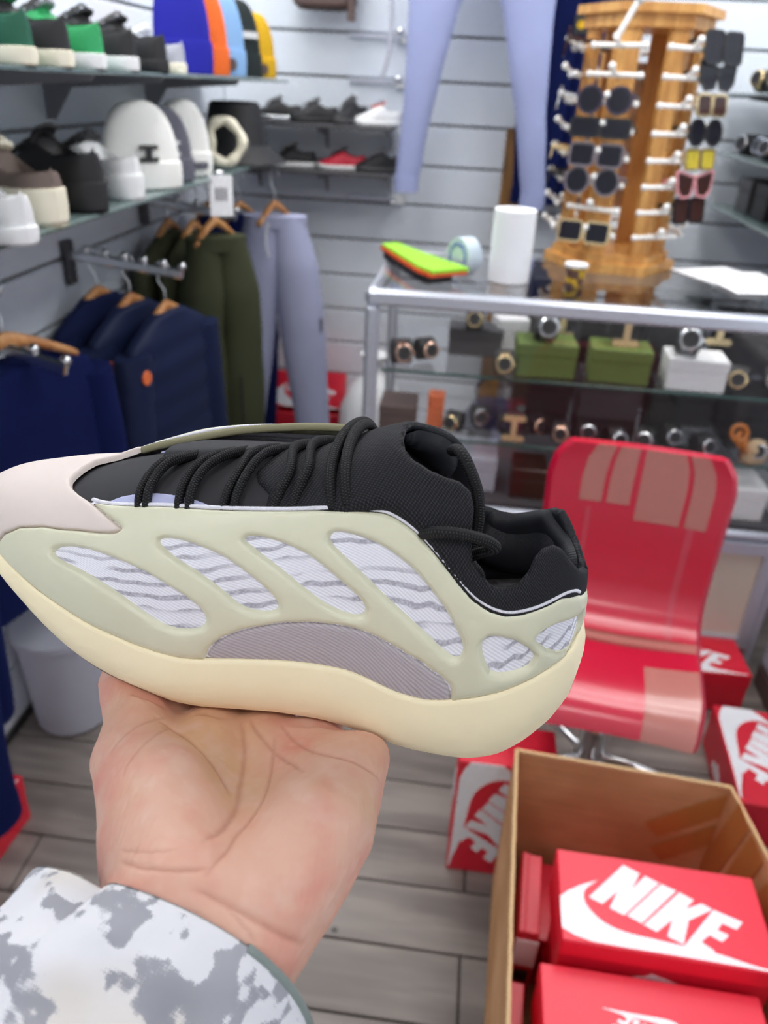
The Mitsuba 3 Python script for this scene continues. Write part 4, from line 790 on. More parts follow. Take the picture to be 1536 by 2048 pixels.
def hanger(label, c, rz, w=.38, group=None, hook=.09, drop=.06):
    k = tag(num('clothes_hanger'), label, 'hanger', group)
    xs = np.linspace(-w/2, w/2, 17); R = []
    for x in xs:
        z = -drop*(abs(x)/(w/2))**1.3; hh = .030*(1-.45*abs(x)/(w/2)); tt = .010+.004*abs(x)/(w/2); R.append(np.stack([np.full(8, x), tt*np.cos(np.arange(8)*np.pi/4), z-.004+hh/2*np.sin(np.arange(8)*np.pi/4)], 1))
    add(k+'__shoulder_bar', xf(loft(R), c, rz=rz), 'm_hanger', 40)
    a = np.linspace(-.6, np.pi*1.05, 14); hk = [(0, 0, .01), (0, 0, hook-.03)]+[(.018*np.cos(q)-.018+.018, 0, hook-.008+.018*np.sin(q)) for q in a]
    add(k+'__hook', xf(tube([(0, 0, .008), (0, 0, hook*.4), (.016, 0, hook*.62)]+[(.018*math.cos(q), 0, hook+.018*math.sin(q)) for q in np.linspace(-.5, 3.6, 12)], .0024, 6), c, rz=rz+90), 'm_chrome', True)
    return k
def cloth_noise(m, amp, f=9, seed=0):
    v = np.asarray(m[0]); n = meshkit.fbm(v*[f, f, f*.35], 3, seed)-.5; c = v.mean(0); r = v-c; r[:, 2] = 0; r /= np.linalg.norm(r, axis=1, keepdims=True)+1e-9
    return v+r*(n*2*amp)[:, None], m[1]
def jacket(label, c, rz, col, H=.68, W=.46, D=.11, quilt=0., button=None, group=None, sleeves=True, collar=True):
    """hangs from c (the hanger's middle)"""
    k = tag(num('jacket'), label, 'jacket', group); R = []; n = 32
    for q in np.linspace(0, 1, 40):
        z = -H+H*q; w = np.interp(q, [0, .5, .8, .9, .96, 1], [W*.52, W*.5, W*.5, W*.46, W*.30, W*.15]); d = np.interp(q, [0, .8, .95, 1], [D*.85, D*.8, max(D*.6, .022), max(D*.55, .02)]); b = quilt*abs(math.sin(q*H*math.pi/.075))
        R.append(ell(0, 0, z, w+b, d+b*1.3, n, 2.6))
    add(k+'__body', xf(cloth_noise(loft(R), min(.012, D*.12), 9, len(label)), c, rz=rz), col, 50)
    if sleeves:
        for s in (-1, 1):
            S2 = [ell(s*(W*.44+.045*q), -.004-.008*q, -.075-.58*q, .062-.012*q+quilt*abs(math.sin(q*24)), min(.058, D*.9)-.006*q, 20) for q in np.linspace(0, 1, 24)]
            add(num(k+'__sleeve'), xf(cloth_noise(loft(S2), min(.008, D*.1), 12, 5), c, rz=rz), col, 50)
    if collar: add(k+'__collar', xf(lathe([(.058, -.02), (.062, .0), (.056, .035), (.05, .036), (.05, -.01)], 20), c, rz=rz), col, 40)
    if button: add(k+'__round_tag', xf(xf(lathe([(.0, 0), (.017, 0), (.019, .003), (.017, .006), (0, .006)], 18), (button[0], -D*.88-.003, button[1]), rx=90), c, rz=rz), 'm_orange', 30, label='round orange tag')
    return k
def trousers(label, c, rz, col, H=.95, W=.36, D=.10, spread=.0, gap=.01, leg=.085, group=None, rise=.28, taper=.62, extra=None):
    k = tag(num('trousers'), label, 'trousers', group); ms = []
    for s in (-1, 1):
        R = []
        for q in np.linspace(0, 1, 36):
            z = H*q; kz = [0, rise*.55, rise, rise+(H-rise)*.3, H]
            off = np.interp(z, [0, rise*.55, rise, H], [W*.13, W*.20, W*.25, W*.245+gap+spread]); w = np.interp(z, kz, [W*.19, W*.265, W*.262, max(leg, W*.225), leg*taper])
            R.append(ell(s*off, 0, -z, w, D*np.interp(z, kz, [.66, .95, .92, .85, .60]), 24, 2.2))
        ms.append(loft(R[::-1]))
    add(k+'__legs', xf(cloth_noise(cat(ms), .010, 8, len(label)), c, rz=rz), col, 50)
    add(k+'__waistband', xf(loft([ell(0, 0, z, W*.345, D*.74, 28, 2.4) for z in (-.035, -.03, .0, .004)]), c, rz=rz), col, 40)
    for s in (-1, 1):
        w = leg*taper+.004; add(num(k+'__cuff'), xf(loft([ell(s*(W*.245+gap+spread), 0, -H+z, w, D*.68, 20, 2.2) for z in (-.03, -.026, .02, .024)]), c, rz=rz), col, 40)
    if extra: extra(k)
    return k
# left wall: tracksuit, puffers, olive jackets, olive and lilac trousers
hanger('pale wooden hanger of the navy trousers at the left edge', (-.86, 1.335, 1.055), 66, .30)
jacket('deep navy top on a wooden hanger at the left edge', (-.86, 1.335, 1.005), 82, 'm_navy_deep', .47, .50, .065, collar=False)
hanger('wooden hanger of the long navy trousers, nearest hanger on the left wall', (-.87, .955, 1.075), 80, .18)
trousers('long deep navy trousers at the left edge, left of the white bin', (-.87, .955, 1.04), 80, 'm_navy_deep', .87, .22, .065, gap=-.02, leg=.062, taper=.8)
arm('chrome waterfall arm of the long navy trousers, nearest on the left wall', .955, -.745, 1.185, 1.155, 5)
for i, (x, lab, hl) in enumerate(((-.972, 'navy puffer jacket nearest the wall on the middle chrome arm', 'wooden hanger of the puffer jacket nearest the wall'), (-.882, 'navy puffer jacket with an orange tag, middle one on the chrome arm', 'wooden hanger of the middle puffer jacket'), (-.788, 'navy quilted puffer jacket with an orange tag, foremost on the chrome arm', 'wooden hanger of the foremost puffer jacket'))):
    hanger(hl, (x, 1.955, 1.0-.012*i), 80, .24)
    jacket(lab, (x, 1.955, .985-.012*i), 80, 'm_puffer' if i else 'm_navy', .62, .40, .034+.004*i, .004, (-.165-.01*i, -.125) if i else None, collar=False)
for i, x in enumerate((-.962, -.882)):
    hanger(('wooden hanger of the olive jacket nearest the wall', 'wooden hanger of the second olive jacket')[i], (x, 2.47, 1.10), 80, .18)
    jacket(('olive jacket nearest the wall behind the puffer jackets', 'second olive jacket behind the puffer jackets')[i], (x, 2.47, 1.07), 80, 'm_olive', .60, .34, .034, collar=False)
hanger('wooden hanger of the long olive trousers', (-.765, 2.33, 1.135), 62, .17)
def slit(k): add(k+'__zip', xf(rbox(.006, .004, .30, .001, (.03, -.075, -.56)), (-.765, 2.33, 1.085), rz=38), 'm_black')
trousers('long olive green trousers with a dark zip hanging between jackets and lilac joggers', (-.765, 2.33, 1.085), 38, 'm_olive', .90, .27, .07, gap=-.012, leg=.078, taper=.8, extra=slit)
hanger('wooden hanger of the dark navy trousers, left of the joggers hanger', (-.90, 3.06, 1.085), 60, .18); trousers('dark navy trousers hanging behind the lilac grey joggers', (-.90, 3.06, 1.04), 30, 'm_navy_deep', .92, .24, .05, gap=.0)
trousers('spare dark navy trousers in the left corner behind the olive trousers', (-.945, 2.83, 1.07), 78, 'm_navy_deep', .80, .22, .035, gap=.0)
hanger('wooden hanger of the spare navy trousers in the left corner', (-.945, 2.83, 1.11), 70, .18)
hanger('wooden hanger above the lilac grey joggers', (-.70, 2.80, 1.13), 62, .17)
def patch_(k):
    add(k+'__badge', xf(rbox(.035, .006, .05, .001, (.147, -.046, -.37)), (-.70, 2.80, 1.085), rz=12), 'm_black', label='small black badge with yellow mark'); add(k+'__badge__mark', xf(rbox(.012, .004, .016, .001, (.147, -.0505, -.37)), (-.70, 2.80, 1.085), rz=12), 'm_yellow'); add(k+'__drawstring', xf(tube(spline([(-.02, -.075, -.01), (-.03, -.085, -.06), (-.02, -.09, -.12)], 12), .003, 6), (-.70, 2.80, 1.085), rz=12), 'm_white', True)
trousers('lilac grey joggers with a small black badge on one leg, hanging near the counter', (-.70, 2.80, 1.085), 12, 'm_lilac', .98, .32, .08, spread=.05, gap=.02, leg=.080, taper=.74, extra=patch_)
# back wall: big lilac joggers and navy trousers, leaning board
k = tag(num('trousers'), 'pale lilac joggers hung high on the back wall with legs apart', 'trousers')
for s, (a, b) in enumerate((((-.19, 3.17, 1.95), (-.28, 3.19, 1.20)), ((.075, 3.17, 1.95), (.205, 3.19, 1.165)))):
    a, b = np.array(a), np.array(b); tp = np.array([-.06+(a[0]+.06)*.72, a[1], 2.16]); R = []
    for q in np.linspace(0, 1, 34):
        z = tp[2]+(b[2]-tp[2])*q; c = a+(b-a)*max(0, (a[2]-z)/(a[2]-b[2])) if z < a[2] else a+(tp-a)*(z-a[2])/(tp[2]-a[2])
        R.append(ell(c[0], c[1], z, np.interp(z, [b[2], b[2]+.05, 1.45, 1.75, 1.95, 2.1, 2.16], [.044, .048, .056, .088, .135, .15, .13]), .052-.012*q, 24, 2.3))
    add(num(k+'__leg'), cloth_noise(loft(R[::-1]), .010, 9, s), 'm_lilac2', 50)
    add(num(k+'__cuff'), loft([ell(b[0], b[1], b[2]+z, .047, .042, 24, 2.3) for z in (-.05, -.045, .002, .006)]), 'm_lilac2', 40)
add(k+'__waistband', loft([ell(-.06, 3.17, z, .215, .058, 28, 2.4) for z in (2.125, 2.13, 2.165, 2.17)]), 'm_lilac2', 50)
def yl(k): add(k+'__badge', rbox(.05, .006, .06, .001, (.30, 3.255, 1.72)), 'm_black'); add(k+'__badge__mark', xf(lathe([(0, 0), (.014, 0), (.014, .003), (0, .003)], 12), (.30, 3.251, 1.72), rx=90), 'm_yellow', 30)
trousers('dark navy joggers hung on the back wall beside the sunglasses rack', (.30, 3.315, 2.08), 4, 'm_navy_deep', .93, .40, .045, gap=-.01, leg=.105, taper=.8, extra=yl)
k = tag('leaning_board', 'tall brown wooden board leaning on the back wall behind the paper roll', 'board')
add(k, xf(prism(Polygon([(0, 0), (.085, 0), (.078, 1.10), (.03, 1.375), (.0, 1.375)]), .02), (.085, 3.335, .003), rx=88.4), mat('m_board', proc(wood_fn(srgb(140, 98, 48), srgb(104, 70, 32), 40.)), .5))
# chrome hooks on the back wall, strap and bag high up
for lab, z in (('uppermost chrome slat hook on the back wall beside the lilac joggers', 1.665), ('second chrome slat hook from the top on the back wall', 1.517), ('lowest chrome slat hook on the back wall, level with the counter', 1.095)):
    k = tag(num('wall_hook'), lab, 'hook'); add(k+'__bar', tube([(-.33, YB-.012, z), (-.33, 3.22, z), (-.33, 3.205, z+.006)], .006, 8), 'm_chrome', True); add(k+'__knob', (np.array((s_ := trimesh.creation.icosphere(2, .014)).vertices)+[-.33, 3.20, z+.008], np.array(s_.faces)), 'm_chrome', True); add(k+'__plate', rbox(.06, .008, .04, .002, (-.33, YB-.017, z)), 'm_chrome')
    add(k+'__rail', rbox(.20, .010, .016, .002, (-.44, YB-.018, z)), 'm_alu')
k = tag('hanging_bag', 'brown bag hanging high on the back wall, only its bottom in view', 'bag')
add(k+'__body', xf(cloth_noise(loft([ell(0, 0, z, w, .05, 24, 2.6) for z, w in ((0, .09), (.02, .115), (.16, .12), (.24, .10))]), .01, 9, 2), (-.62, 3.29, 1.735)), 'm_brown', 50); add(k+'__handle', tube(spline([(-.68, 3.29, 1.96), (-.64, 3.29, 2.08), (-.58, 3.29, 2.08), (-.56, 3.29, 1.96)], 16), .007, 8), 'm_brown', True); add(k+'__tassel', xf(lathe([(.0, 0), (.014, .0), (.012, .09), (.004, .10)], 10), (-.515, 3.24, 1.70)), 'm_brown', 30)
k = tag('hanging_strap', 'narrow pale strap hanging from above in front of the back wall', 'strap')
add(k, tube(spline([(-.375, 3.24, 1.95), (-.37, 3.24, 1.75), (-.372, 3.24, 1.62), (-.40, 3.24, 1.525)], 30), .009, 8, flat=.25, up=(0, 1, 0)), 'm_bin', True)
# white bin and plastic bags
k = tag('waste_bin', 'round white plastic bin on the floor under the hanging clothes', 'bin')
add(k+'__body', xf(lathe([(.0, .004), (.088, .004), (.092, .012), (.106, .285), (.110, .29), (.110, .30), (.102, .30), (.086, .02), (0, .016)], 40), (-.935, 1.44, 0)), 'm_bin', 30); add(k+'__rim', xf(lathe([(.106, .282), (.114, .285), (.114, .302), (.104, .304)], 40), (-.935, 1.44, 0)), 'm_bin', 30)
for lab, c, r, h in (('large white plastic sack behind the left end of the counter', (-.36, 3.08, 0), .14, .50), ('smaller white plastic sack beside the counter post', (-.36, 2.62, 0), .12, .34)):
    k = tag(num('plastic_sack'), lab, 'plastic bag'); m = cloth_noise(loft([ell(c[0], c[1], z*h, r*w, r*w*.9, 30) for z, w in ((.003, .7), (.03, .92), (.3, 1.05), (.6, .95), (.8, .7), (.9, .3), (.94, .2))]), .02, 12, 3)
    m[0][:, 2] = np.maximum(m[0][:, 2], .001)
    add(k+'__body', m, 'm_plastic', 50); add(k+'__knot', cloth_noise(loft([ell(c[0], c[1], z*h, r*w, r*w, 20) for z, w in ((.93, .2), (.96, .14), (1.02, .34), (1.06, .42))]), .012, 30, 4), 'm_plastic', 50)
# ---------------------------------------------------------------- wooden sunglasses tower on the counter
SR = tag('sunglasses_rack', 'tall six sided wooden rotating rack with white holders standing on the glass counter', 'display rack')
RC = np.array([.40, 2.44, 0]); HEXA = np.radians([-180, -120, -60, 0, 60, 120]); RR_ = .155; Z0, Z1_ = CT+.028, 1.688
def hexa(r, z0, h, a0=-60): return xf(prism(Polygon([(r*math.cos(math.radians(a0+60*i)), r*math.sin(math.radians(a0+60*i))) for i in range(6)]).buffer(.004).buffer(-.001), h), (*RC[:2], z0))
add(SR+'__base', hexa(.185, CT+.001, .026, -66), 'm_wood'); add(SR+'__lower_ring', hexa(.165, CT+.027, .022), 'm_wood'); add(SR+'__top_ring', hexa(.165, Z1_-.03, .03), 'm_wood'); add(SR+'__top_board', hexa(.185, Z1_, .02), 'm_wood')
for i, a in enumerate(HEXA):
    c = np.array([math.cos(a), math.sin(a)])*RR_; l = np.array([math.cos(a-1.047), math.sin(a-1.047)])*RR_; r = np.array([math.cos(a+1.047), math.sin(a+1.047)])*RR_
    u, v = (l-c)/RR_, (r-c)/RR_; o = c/np.linalg.norm(c)
    pl = Polygon([c+u*.038, c, c+v*.038, c+v*.038-o*.016, c-o*.02, c+u*.038-o*.016])
    add(num(SR+'__post'), xf(prism(pl, Z1_-Z0-.05), (*RC[:2], Z0+.02)), 'm_wood')
mat('m_whiteplastic', srgb(240, 240, 238), .3)
ROWS = [1.615-.0635*i for i in range(8)]
hb = cat(tube([(-.066, 0, 0), (.066, 0, 0)], .0065, 8), tube([(0, .03, 0), (0, -.0, 0)], .006, 8), tube([(0, 0, 0), (0, -.022, .016)], .006, 8), xf(trimesh.creation.icosphere(1, .010), (0, -.024, .018)), xf(trimesh.creation.icosphere(1, .009), (-.068, 0, 0)), xf(trimesh.creation.icosphere(1, .009), (.068, 0, 0)))
hply = mikit.ply(hb, 'm_whiteplastic', 40)
def face_at(deg, z, out): q = math.radians(deg); return np.array([RC[0]+math.cos(q)*(RR_+out), RC[1]+math.sin(q)*(RR_+out), z])
for deg in (-180, -120, -60, 0, 60, 120):
    for z in ROWS:
        p = face_at(deg, z, .022)
        scene[num(SR+'__holder')] = {**hply, 'to_world': T().translate(p.tolist()).rotate([0, 0, 1], deg+90)}
add(SR+'__mirror', xf(rbox(.085, .004, .38, .001), face_at(90, 1.40, -.03), rz=180), 'm_silver')
k = tag('ball_arm', 'white rod with a round knob slanting down from the top of the wooden rack', 'rod')
add(k, cat(tube([(.33, 2.215, 1.705), (.290, 2.21, 1.622)], .007, 10), xf(trimesh.creation.icosphere(2, .014), (.332, 2.215, 1.709))), 'm_whiteplastic', 40)
def glasses(label, deg, row, lens, fr_, kind='square', w=.135, h=.046, out=.05, dx=0., tilt=0):
    key = tag(num('sunglasses'), label, 'sunglasses'); pos, deg = {-135: (-121, -108), -15: (-33, -50), -75: (-88, -75), 165: (-176, 175)}[deg]; loc = face_at(pos, ROWS[row]+.006, out)
    F = lambda m: xf(xf(m, rx=-8, ry=tilt), loc, rz=deg+90)
    lw = w*.43; sh = {'square': rrect(lw, h, .010), 'round': shapely.Point(0, 0).buffer(h*.52, quad_segs=6), 'cat': Polygon([(-lw/2, h*.30), (lw*.56, h*.58), (lw*.45, -h*.2), (lw*.15, -h*.5), (-lw*.3, -h*.42)]).buffer(.004), 'wide': rrect(lw*1.08, h*.8, .006), 'hex': Polygon([(lw*.5*math.cos(q), h*.55*math.sin(q)) for q in np.radians([0, 50, 130, 180, 230, 310])]).buffer(.003)}[kind]
    fm, lm = [], []
    for s in (-1, 1):
        g = shapely.affinity.scale(sh, s, 1, origin=(0, 0)); g = shapely.affinity.translate(g, s*w*.26, 0)
        fm.append(xf(prism(g.buffer(.0045).difference(g.buffer(-.001)), .005), (0, 0, 0), rx=90)); lm.append(xf(prism(g, .002), (0, -.0015, 0), rx=90))
    fm.append(rbox(w*.12, .005, .006, .001, (0, -.0025, h*.18)))
    add(key+'__frame', F(cat(fm)), fr_)
    for m in lm: add(num(key+'__lens'), F(m), lens)
    for s in (-1, 1): add(num(key+'__temple'), F(cat(rbox(.006, .085, .010, .002, (s*w*.505, .042, h*.25)), rbox(.005, .03, .009, .002, (s*w*.50, .095, h*.12)))), fr_)
mat('m_glitter', srgb(70, 62, 80), .2, .6); mat('m_clearframe', srgb(112, 104, 112), .2); mat('m_yellowlens', srgb(200, 180, 60), .15)
import shapely.affinity
for a in (('large black square sunglasses on the right face of the rack, top row', -15, 0, 'm_lens', 'm_blackgloss', 'square', .15, .066), ('black cat eye sunglasses on the right face, second row', -15, 1, 'm_lens', 'm_blackgloss', 'cat', .13, .05),
          ('gold brown sunglasses on the right face, third row', -15, 2, 'm_lensbrown', 'm_gold', 'square', .12, .045), ('round black sunglasses on the right face, fourth row', -15, 3, 'm_lens', 'm_black', 'round', .135, .056),
          ('yellow rimmed sunglasses on the right face, fifth row', -15, 4, 'm_yellowlens', 'm_gold', 'square', .12, .046), ('pale pink cat eye sunglasses with brown lenses on the right face', -15, 5, 'm_lensbrown', 'm_pink', 'cat', .14, .05), ('dark burgundy sunglasses on the right face under the pink pair', -15, 6, 'm_lensbrown', 'm_blackgloss', 'square', .13, .06),
          ('purple tinted sunglasses with glittering rims on the left front face', -135, 2, 'm_lens', 'm_glitter', 'round', .14, .056), ('flat topped black shield sunglasses on the left front face', -135, 3, 'm_lens', 'm_blackgloss', 'wide', .15, .05), ('clear rimmed sunglasses on the left front face, below the black shield pair', -135, 4, 'm_lens', 'm_clearframe', 'square', .14, .05),
          ('large rounded sunglasses with dark blue lenses on the left front face', -135, 5, 'm_lens', 'm_clearframe', 'round', .15, .058), ('gold topped sunglasses on the left front face, lowest row', -135, 7, 'm_lens', 'm_gold', 'square', .14, .05),
          ('brown sunglasses at the left edge of the rack, top row', 165, 0, 'm_lensbrown', 'm_lensbrown', 'cat', .13, .045), ('silver rimmed sunglasses at the left edge of the rack, third row', 165, 2, 'm_lens', 'm_silver', 'square', .13, .05), ('yellow tinted wide sunglasses at the left edge of the rack', 165, 4, 'm_yellowlens', 'm_gold', 'wide', .14, .042), ('dark brown sunglasses at the left edge of the rack, below the yellow pair', 165, 5, 'm_lensbrown', 'm_blackgloss', 'wide', .14, .045)):
    glasses(*a)
# ---------------------------------------------------------------- on the counter
k = tag('paper_roll', 'tall roll of white paper standing at the front of the glass counter', 'paper roll')
add(k+'__paper', xf(lathe([(.02, .0), (.052, .0), (.0535, .002), (.0535, .176), (.052, .178), (.021, .178), (.020, .174), (.020, .004)], 40), (.098, 2.10, CT+.001)), 'm_paper', 30); add(k+'__core', xf(lathe([(.0195, .001), (.0195, .177), (.017, .177), (.017, .001)], 24), (.098, 2.10, CT+.001)), 'm_card', 30)
k = tag('cleaning_brush', 'lime, orange and black flat wedge shaped brush at the left end of the counter', 'brush')
pl = Polygon([(-.267, 2.30), (-.225, 2.335), (-.15, 2.22), (-.01, 2.035), (-.10, 1.965), (-.14, 2.02)])
for nm, z, h, b, o in (('black_base', .012, .022, 'm_black', -.012), ('orange_layer', .034, .009, 'm_redorange', .0), ('lime_top', .043, .008, 'm_lime', .004)):
    add(k+'__'+nm, xf(prism(pl.buffer(-.018 if o < 0 else 0), h), (o, 0, CT+z-.011)), b)
k = tag('tape_roll', 'roll of clear tape with a blue core standing beside the white paper roll', 'tape roll')
c = (-.022, 2.13, CT+.050); add(k+'__tape', xf(xf(lathe([(.034, -.022), (.048, -.022), (.049, -.02), (.049, .02), (.048, .022), (.034, .022)], 36), rx=90, rz=-50), c), mat('m_cleartape2', srgb(200, 214, 226), .15), 30)
add(k+'__core', xf(xf(lathe([(.030, -.024), (.0345, -.024), (.0345, .024), (.030, .024), (.030, -.024)], 36), rx=90, rz=-50), c), mat('m_bluecore', srgb(40, 70, 180), .4), 30)
k = tag('small_cup', 'small white lidded cup with a yellow print at the foot of the wooden rack', 'cup')
add(k+'__body', xf(lathe([(.0, 0), (.020, 0), (.026, .05), (.0, .05)], 24), (.268, 2.09, CT+.001)), mat('m_cup', proc(lambda p, n, uv: mix(srgb(90, 62, 56), srgb(200, 160, 30), smoothstep(.45, .55, noise(p.x*60, p.y*60, p.z*60)))), .4), 30); add(k+'__lid', xf(lathe([(.0, .050), (.030, .050), (.031, .053), (.03, .058), (.0, .06)], 24), (.268, 2.09, CT+.001)), 'm_white', 30)
k = tag('paper_sheets', 'loose white paper sheets lying on the counter right of the rack', 'paper')
add(k+'__sheet', xf(rbox(.21, .29, .002, .0005), (.735, 2.33, CT+.0025), rz=28), 'm_paper'); add(k+'__sheet_001', xf(rbox(.21, .28, .002, .0005), (.765, 2.28, CT+.005), rz=12), 'm_paper')
k = tag('black_bowl', 'shallow round black dish at the right end of the counter', 'dish'); add(k, xf(lathe([(.0, .001), (.05, .001), (.072, .03), (.070, .032), (.045, .006), (0, .006)], 32), (.845, 2.08, CT)), 'm_blackgloss', 30)
# ---------------------------------------------------------------- in the counter
def ringstrap(R, w, th, n=28, sq=.82): 
    a = np.arange(n)*2*np.pi/n; P_ = np.stack([R*np.cos(a), a*0, R*sq*np.sin(a)], 1)
    return loft([np.stack([(R-th+e)*np.cos(a), a*0+yy, (R-th+e)*sq*np.sin(a)], 1) for e, yy in ((0, -w/2), (th, -w/2), (th, w/2), (0, w/2), (0, -w/2))], cap=False)
def watch(label, loc, metal='m_silver', strap=None, rz=0, s=1.15, stand=True, dial='m_black'):
    k = tag(num('wristwatch'), label, 'watch'); F = lambda m: xf(m, loc, rz=rz, s=s)
    add(k+'__bracelet', F(xf(ringstrap(.030, .018, .004), rz=90, rx=0)), strap or metal, 40)
    add(k+'__case', F(xf(lathe([(0, 0), (.017, 0), (.019, .003), (.019, .008), (.016, .010), (.0, .010)], 24), (0, -.028, .004), rx=78)), metal, 30); add(k+'__dial', F(xf(lathe([(0, .0102), (.0145, .0102), (.0145, .0108), (0, .0108)], 24), (0, -.028, .004), rx=78)), dial, 30)
    add(k+'__crown', F(rbox(.004, .004, .004, .001, (.021, -.033, .005))), metal)
    if stand: add(k+'__cushion', F(xf(lathe([(0, -.02), (.0245, -.02), (.0255, -.017), (.0255, .017), (.0245, .02), (0, .02)], 20), ry=90)), 'm_black', 30)
def buckle(label, loc, rz=0, s=1.):
    k = tag(num('belt'), label, 'belt'); F = lambda m: xf(m, loc, rz=rz, s=s)
    add(k+'__strap', F(ringstrap(.040, .034, .004)), 'm_black', 40)
    g = shapely.union_all([rrect(.052, .013, .006), ]); 
    I = shapely.union_all([shapely.affinity.translate(rrect(.056, .014, .006), 0, .026), shapely.affinity.translate(rrect(.056, .014, .006), 0, -.026), shapely.box(-.007, -.024, .007, .024)])
    add(k+'__buckle', F(xf(prism(I, .007), (0, -.020, 0), rx=90)), 'm_goldpale', label='pale gold I shaped buckle')
mat('m_goldpale', srgb(226, 206, 158), .3, .5)
def gbox(label, x, y, z, sx, sy, sz, m, rz=0, lid=True):
    k = tag(num('gift_box'), label, 'box'); add(k+'__base', xf(rbox(sx*.98, sy*.98, sz*.62, .002, (0, 0, sz*.31)), (x, y, z), rz=rz), m); add(k+'__lid', xf(rbox(sx, sy, sz*.375, .003, (0, 0, sz*.812)), (x, y, z), rz=rz), m)
zs, zl, zf_ = .8495, .6645, .500
gbox('olive green box on the middle glass shelf, left of the two', .215, 2.035, zs, .155, .11, .088, 'm_boxgreen', 3); gbox('olive green box on the middle glass shelf, right of the two', .408, 2.035, zs, .155, .11, .088, 'm_boxgreen', -2)
gbox('white box under a silver watch on the middle glass shelf', .598, 2.02, zs, .150, .11, .082, 'm_white', -2); gbox('long black box at the left of the middle glass shelf', .03, 2.17, zs, .15, .10, .075, 'm_darkgrey')
gbox('white tilted box behind the left green box', .125, 2.20, zs, .09, .08, .10, 'm_white', 15)
watch('rose gold watch on a black cushion, first from the counter post on the middle shelf', (-.165, 2.00, zs+.036), 'm_rose', rz=15, s=1.3); watch('rose gold watch lying sideways beside the first one on the middle shelf', (-.105, 2.04, zs+.036), 'm_rose', 'm_black', 30)
watch('gold watch standing on the long black box', (.022, 2.13, zs+.105), 'm_gold', 'm_black'); watch('round gold watch on the middle shelf left of the green boxes', (.108, 1.985, zs+.033), 'm_gold', 'm_gold', 0, 1.25)
watch('sparkling silver watch on the left green box', (.205, 2.02, zs+.128), 'm_silver', None, 5, 1.4); watch('sparkling silver watch on the white box', (.568, 2.02, zs+.125), 'm_silver', None, -10, 1.5); watch('gold and black watch right of the white box', (.705, 2.00, zs+.036), 'm_gold', 'm_black', -15, 1.2); watch('small silver watch at the far right of the middle shelf', (.80, 2.02, zs+.034), 'm_silver', 'm_black', -10)
buckle('black belt coil with a pale gold buckle behind the left green box', (.262, 2.16, zs+.105), 0, 1.2); buckle('black belt coil with a pale gold buckle on the right green box', (.412, 2.04, zs+.130), 0, 1.2); buckle('black belt coil with a pale gold buckle behind the white box', (.672, 2.14, zs+.125), 0, 1.2); buckle('black belt coil with a pale gold buckle on the lower glass shelf', (.155, 1.99, zl+.042), 0, 1.1)
for lab, x, y, z, sx, sy, sz, m in (('brown box at the left end of the lower glass shelf', -.165, 2.03, zl, .10, .12, .075, 'm_brown'), ('black box behind the right green box', .40, 2.24, zs, .16, .10, .15, 'm_black'), ('black box behind the white box on the middle shelf', .58, 2.24, zs, .16, .10, .155, 'm_black'), ('black box at the right end of the middle shelf', .78, 2.22, zs, .16, .14, .15, 'm_black'),
    ('black box in the back row of the lower shelf, left', .24, 2.26, zl, .17, .12, .12, 'm_black'), ('black box in the back row of the lower shelf, centre', .44, 2.26, zl, .18, .12, .13, 'm_darkgrey'), ('black box in the back row of the lower shelf, right', .65, 2.26, zl, .18, .12, .12, 'm_black'), ('black box in the right corner of the lower shelf', .81, 2.16, zl, .13, .2, .14, 'm_black'),
    ('orange and white carton on the lower glass shelf', -.062, 2.05, zl, .045, .05, .095, 'm_orange'), ('white box on the floor of the case at left', -.15, 2.05, zf_, .13, .16, .06, 'm_white'), ('pale lilac box on the floor of the case', .05, 2.06, zf_, .15, .16, .10, 'm_bin'), ('dark purple box on the floor of the case', .215, 2.02, zf_, .10, .12, .09, 'm_lensbrown'),
    ('brown box on the floor of the case behind the chair', .40, 2.08, zf_, .16, .16, .10, 'm_brown'), ('black box on the floor of the case behind the chair', .60, 2.10, zf_, .17, .18, .11, 'm_black'), ('white box on the floor of the case at right', .79, 2.04, zf_, .13, .18, .095, 'm_white')):
    gbox(lab, x, y, z, sx, sy, sz, m)
for i, (x, y, mtl, lab) in enumerate(((-.005, 2.00, 'm_gold', 'gold watch beside the orange carton on the lower shelf'), (.06, 2.06, 'm_silver', 'silver watch in the lower shelf left of the gold buckle'), (.215, 2.03, 'm_rose', 'bronze watch on the lower shelf right of the gold buckle'), (.285, 1.99, 'm_rose', 'bronze watch with a pale dial on the lower shelf'), (.355, 2.02, 'm_silver', 'steel watch above the chair back, third from its left corner'), (.425, 1.985, 'm_silver', 'steel watch above the middle of the chair back'), (.51, 2.00, 'm_silver', 'bright silver watch above the chair back, right of the middle'), (.585, 2.04, 'm_silver', 'dull steel watch behind the bright silver ones'), (.655, 1.99, 'm_silver', 'bright silver watch above the right part of the chair back'), (.80, 1.99, 'm_silver', 'dark steel watch in the lower shelf at far right'))):
    watch(lab, (x, y, zl+.036), mtl, None if i % 2 else 'm_black', (-20, 10, 25, -10, 0, 15, -15, 5, 20, -10)[i], 1.1)
k = tag('amber_bracelet', 'chunky amber link bracelet with a beige pouch at the right end of the lower shelf', 'bracelet')
for i in range(5): add(num(k+'__link'), xf(tube(np.stack([.02*np.cos(np.linspace(0, 6.283, 18, endpoint=False)), .02*np.sin(np.linspace(0, 6.283, 18, endpoint=False)), np.zeros(18)], 1), .0065, 8, closed=True), (.735+.012*i, 1.96+.004*i, zl+.085-.018*i), rx=70, rz=40*i), mat('m_amber', srgb(176, 100, 24), .2), True)
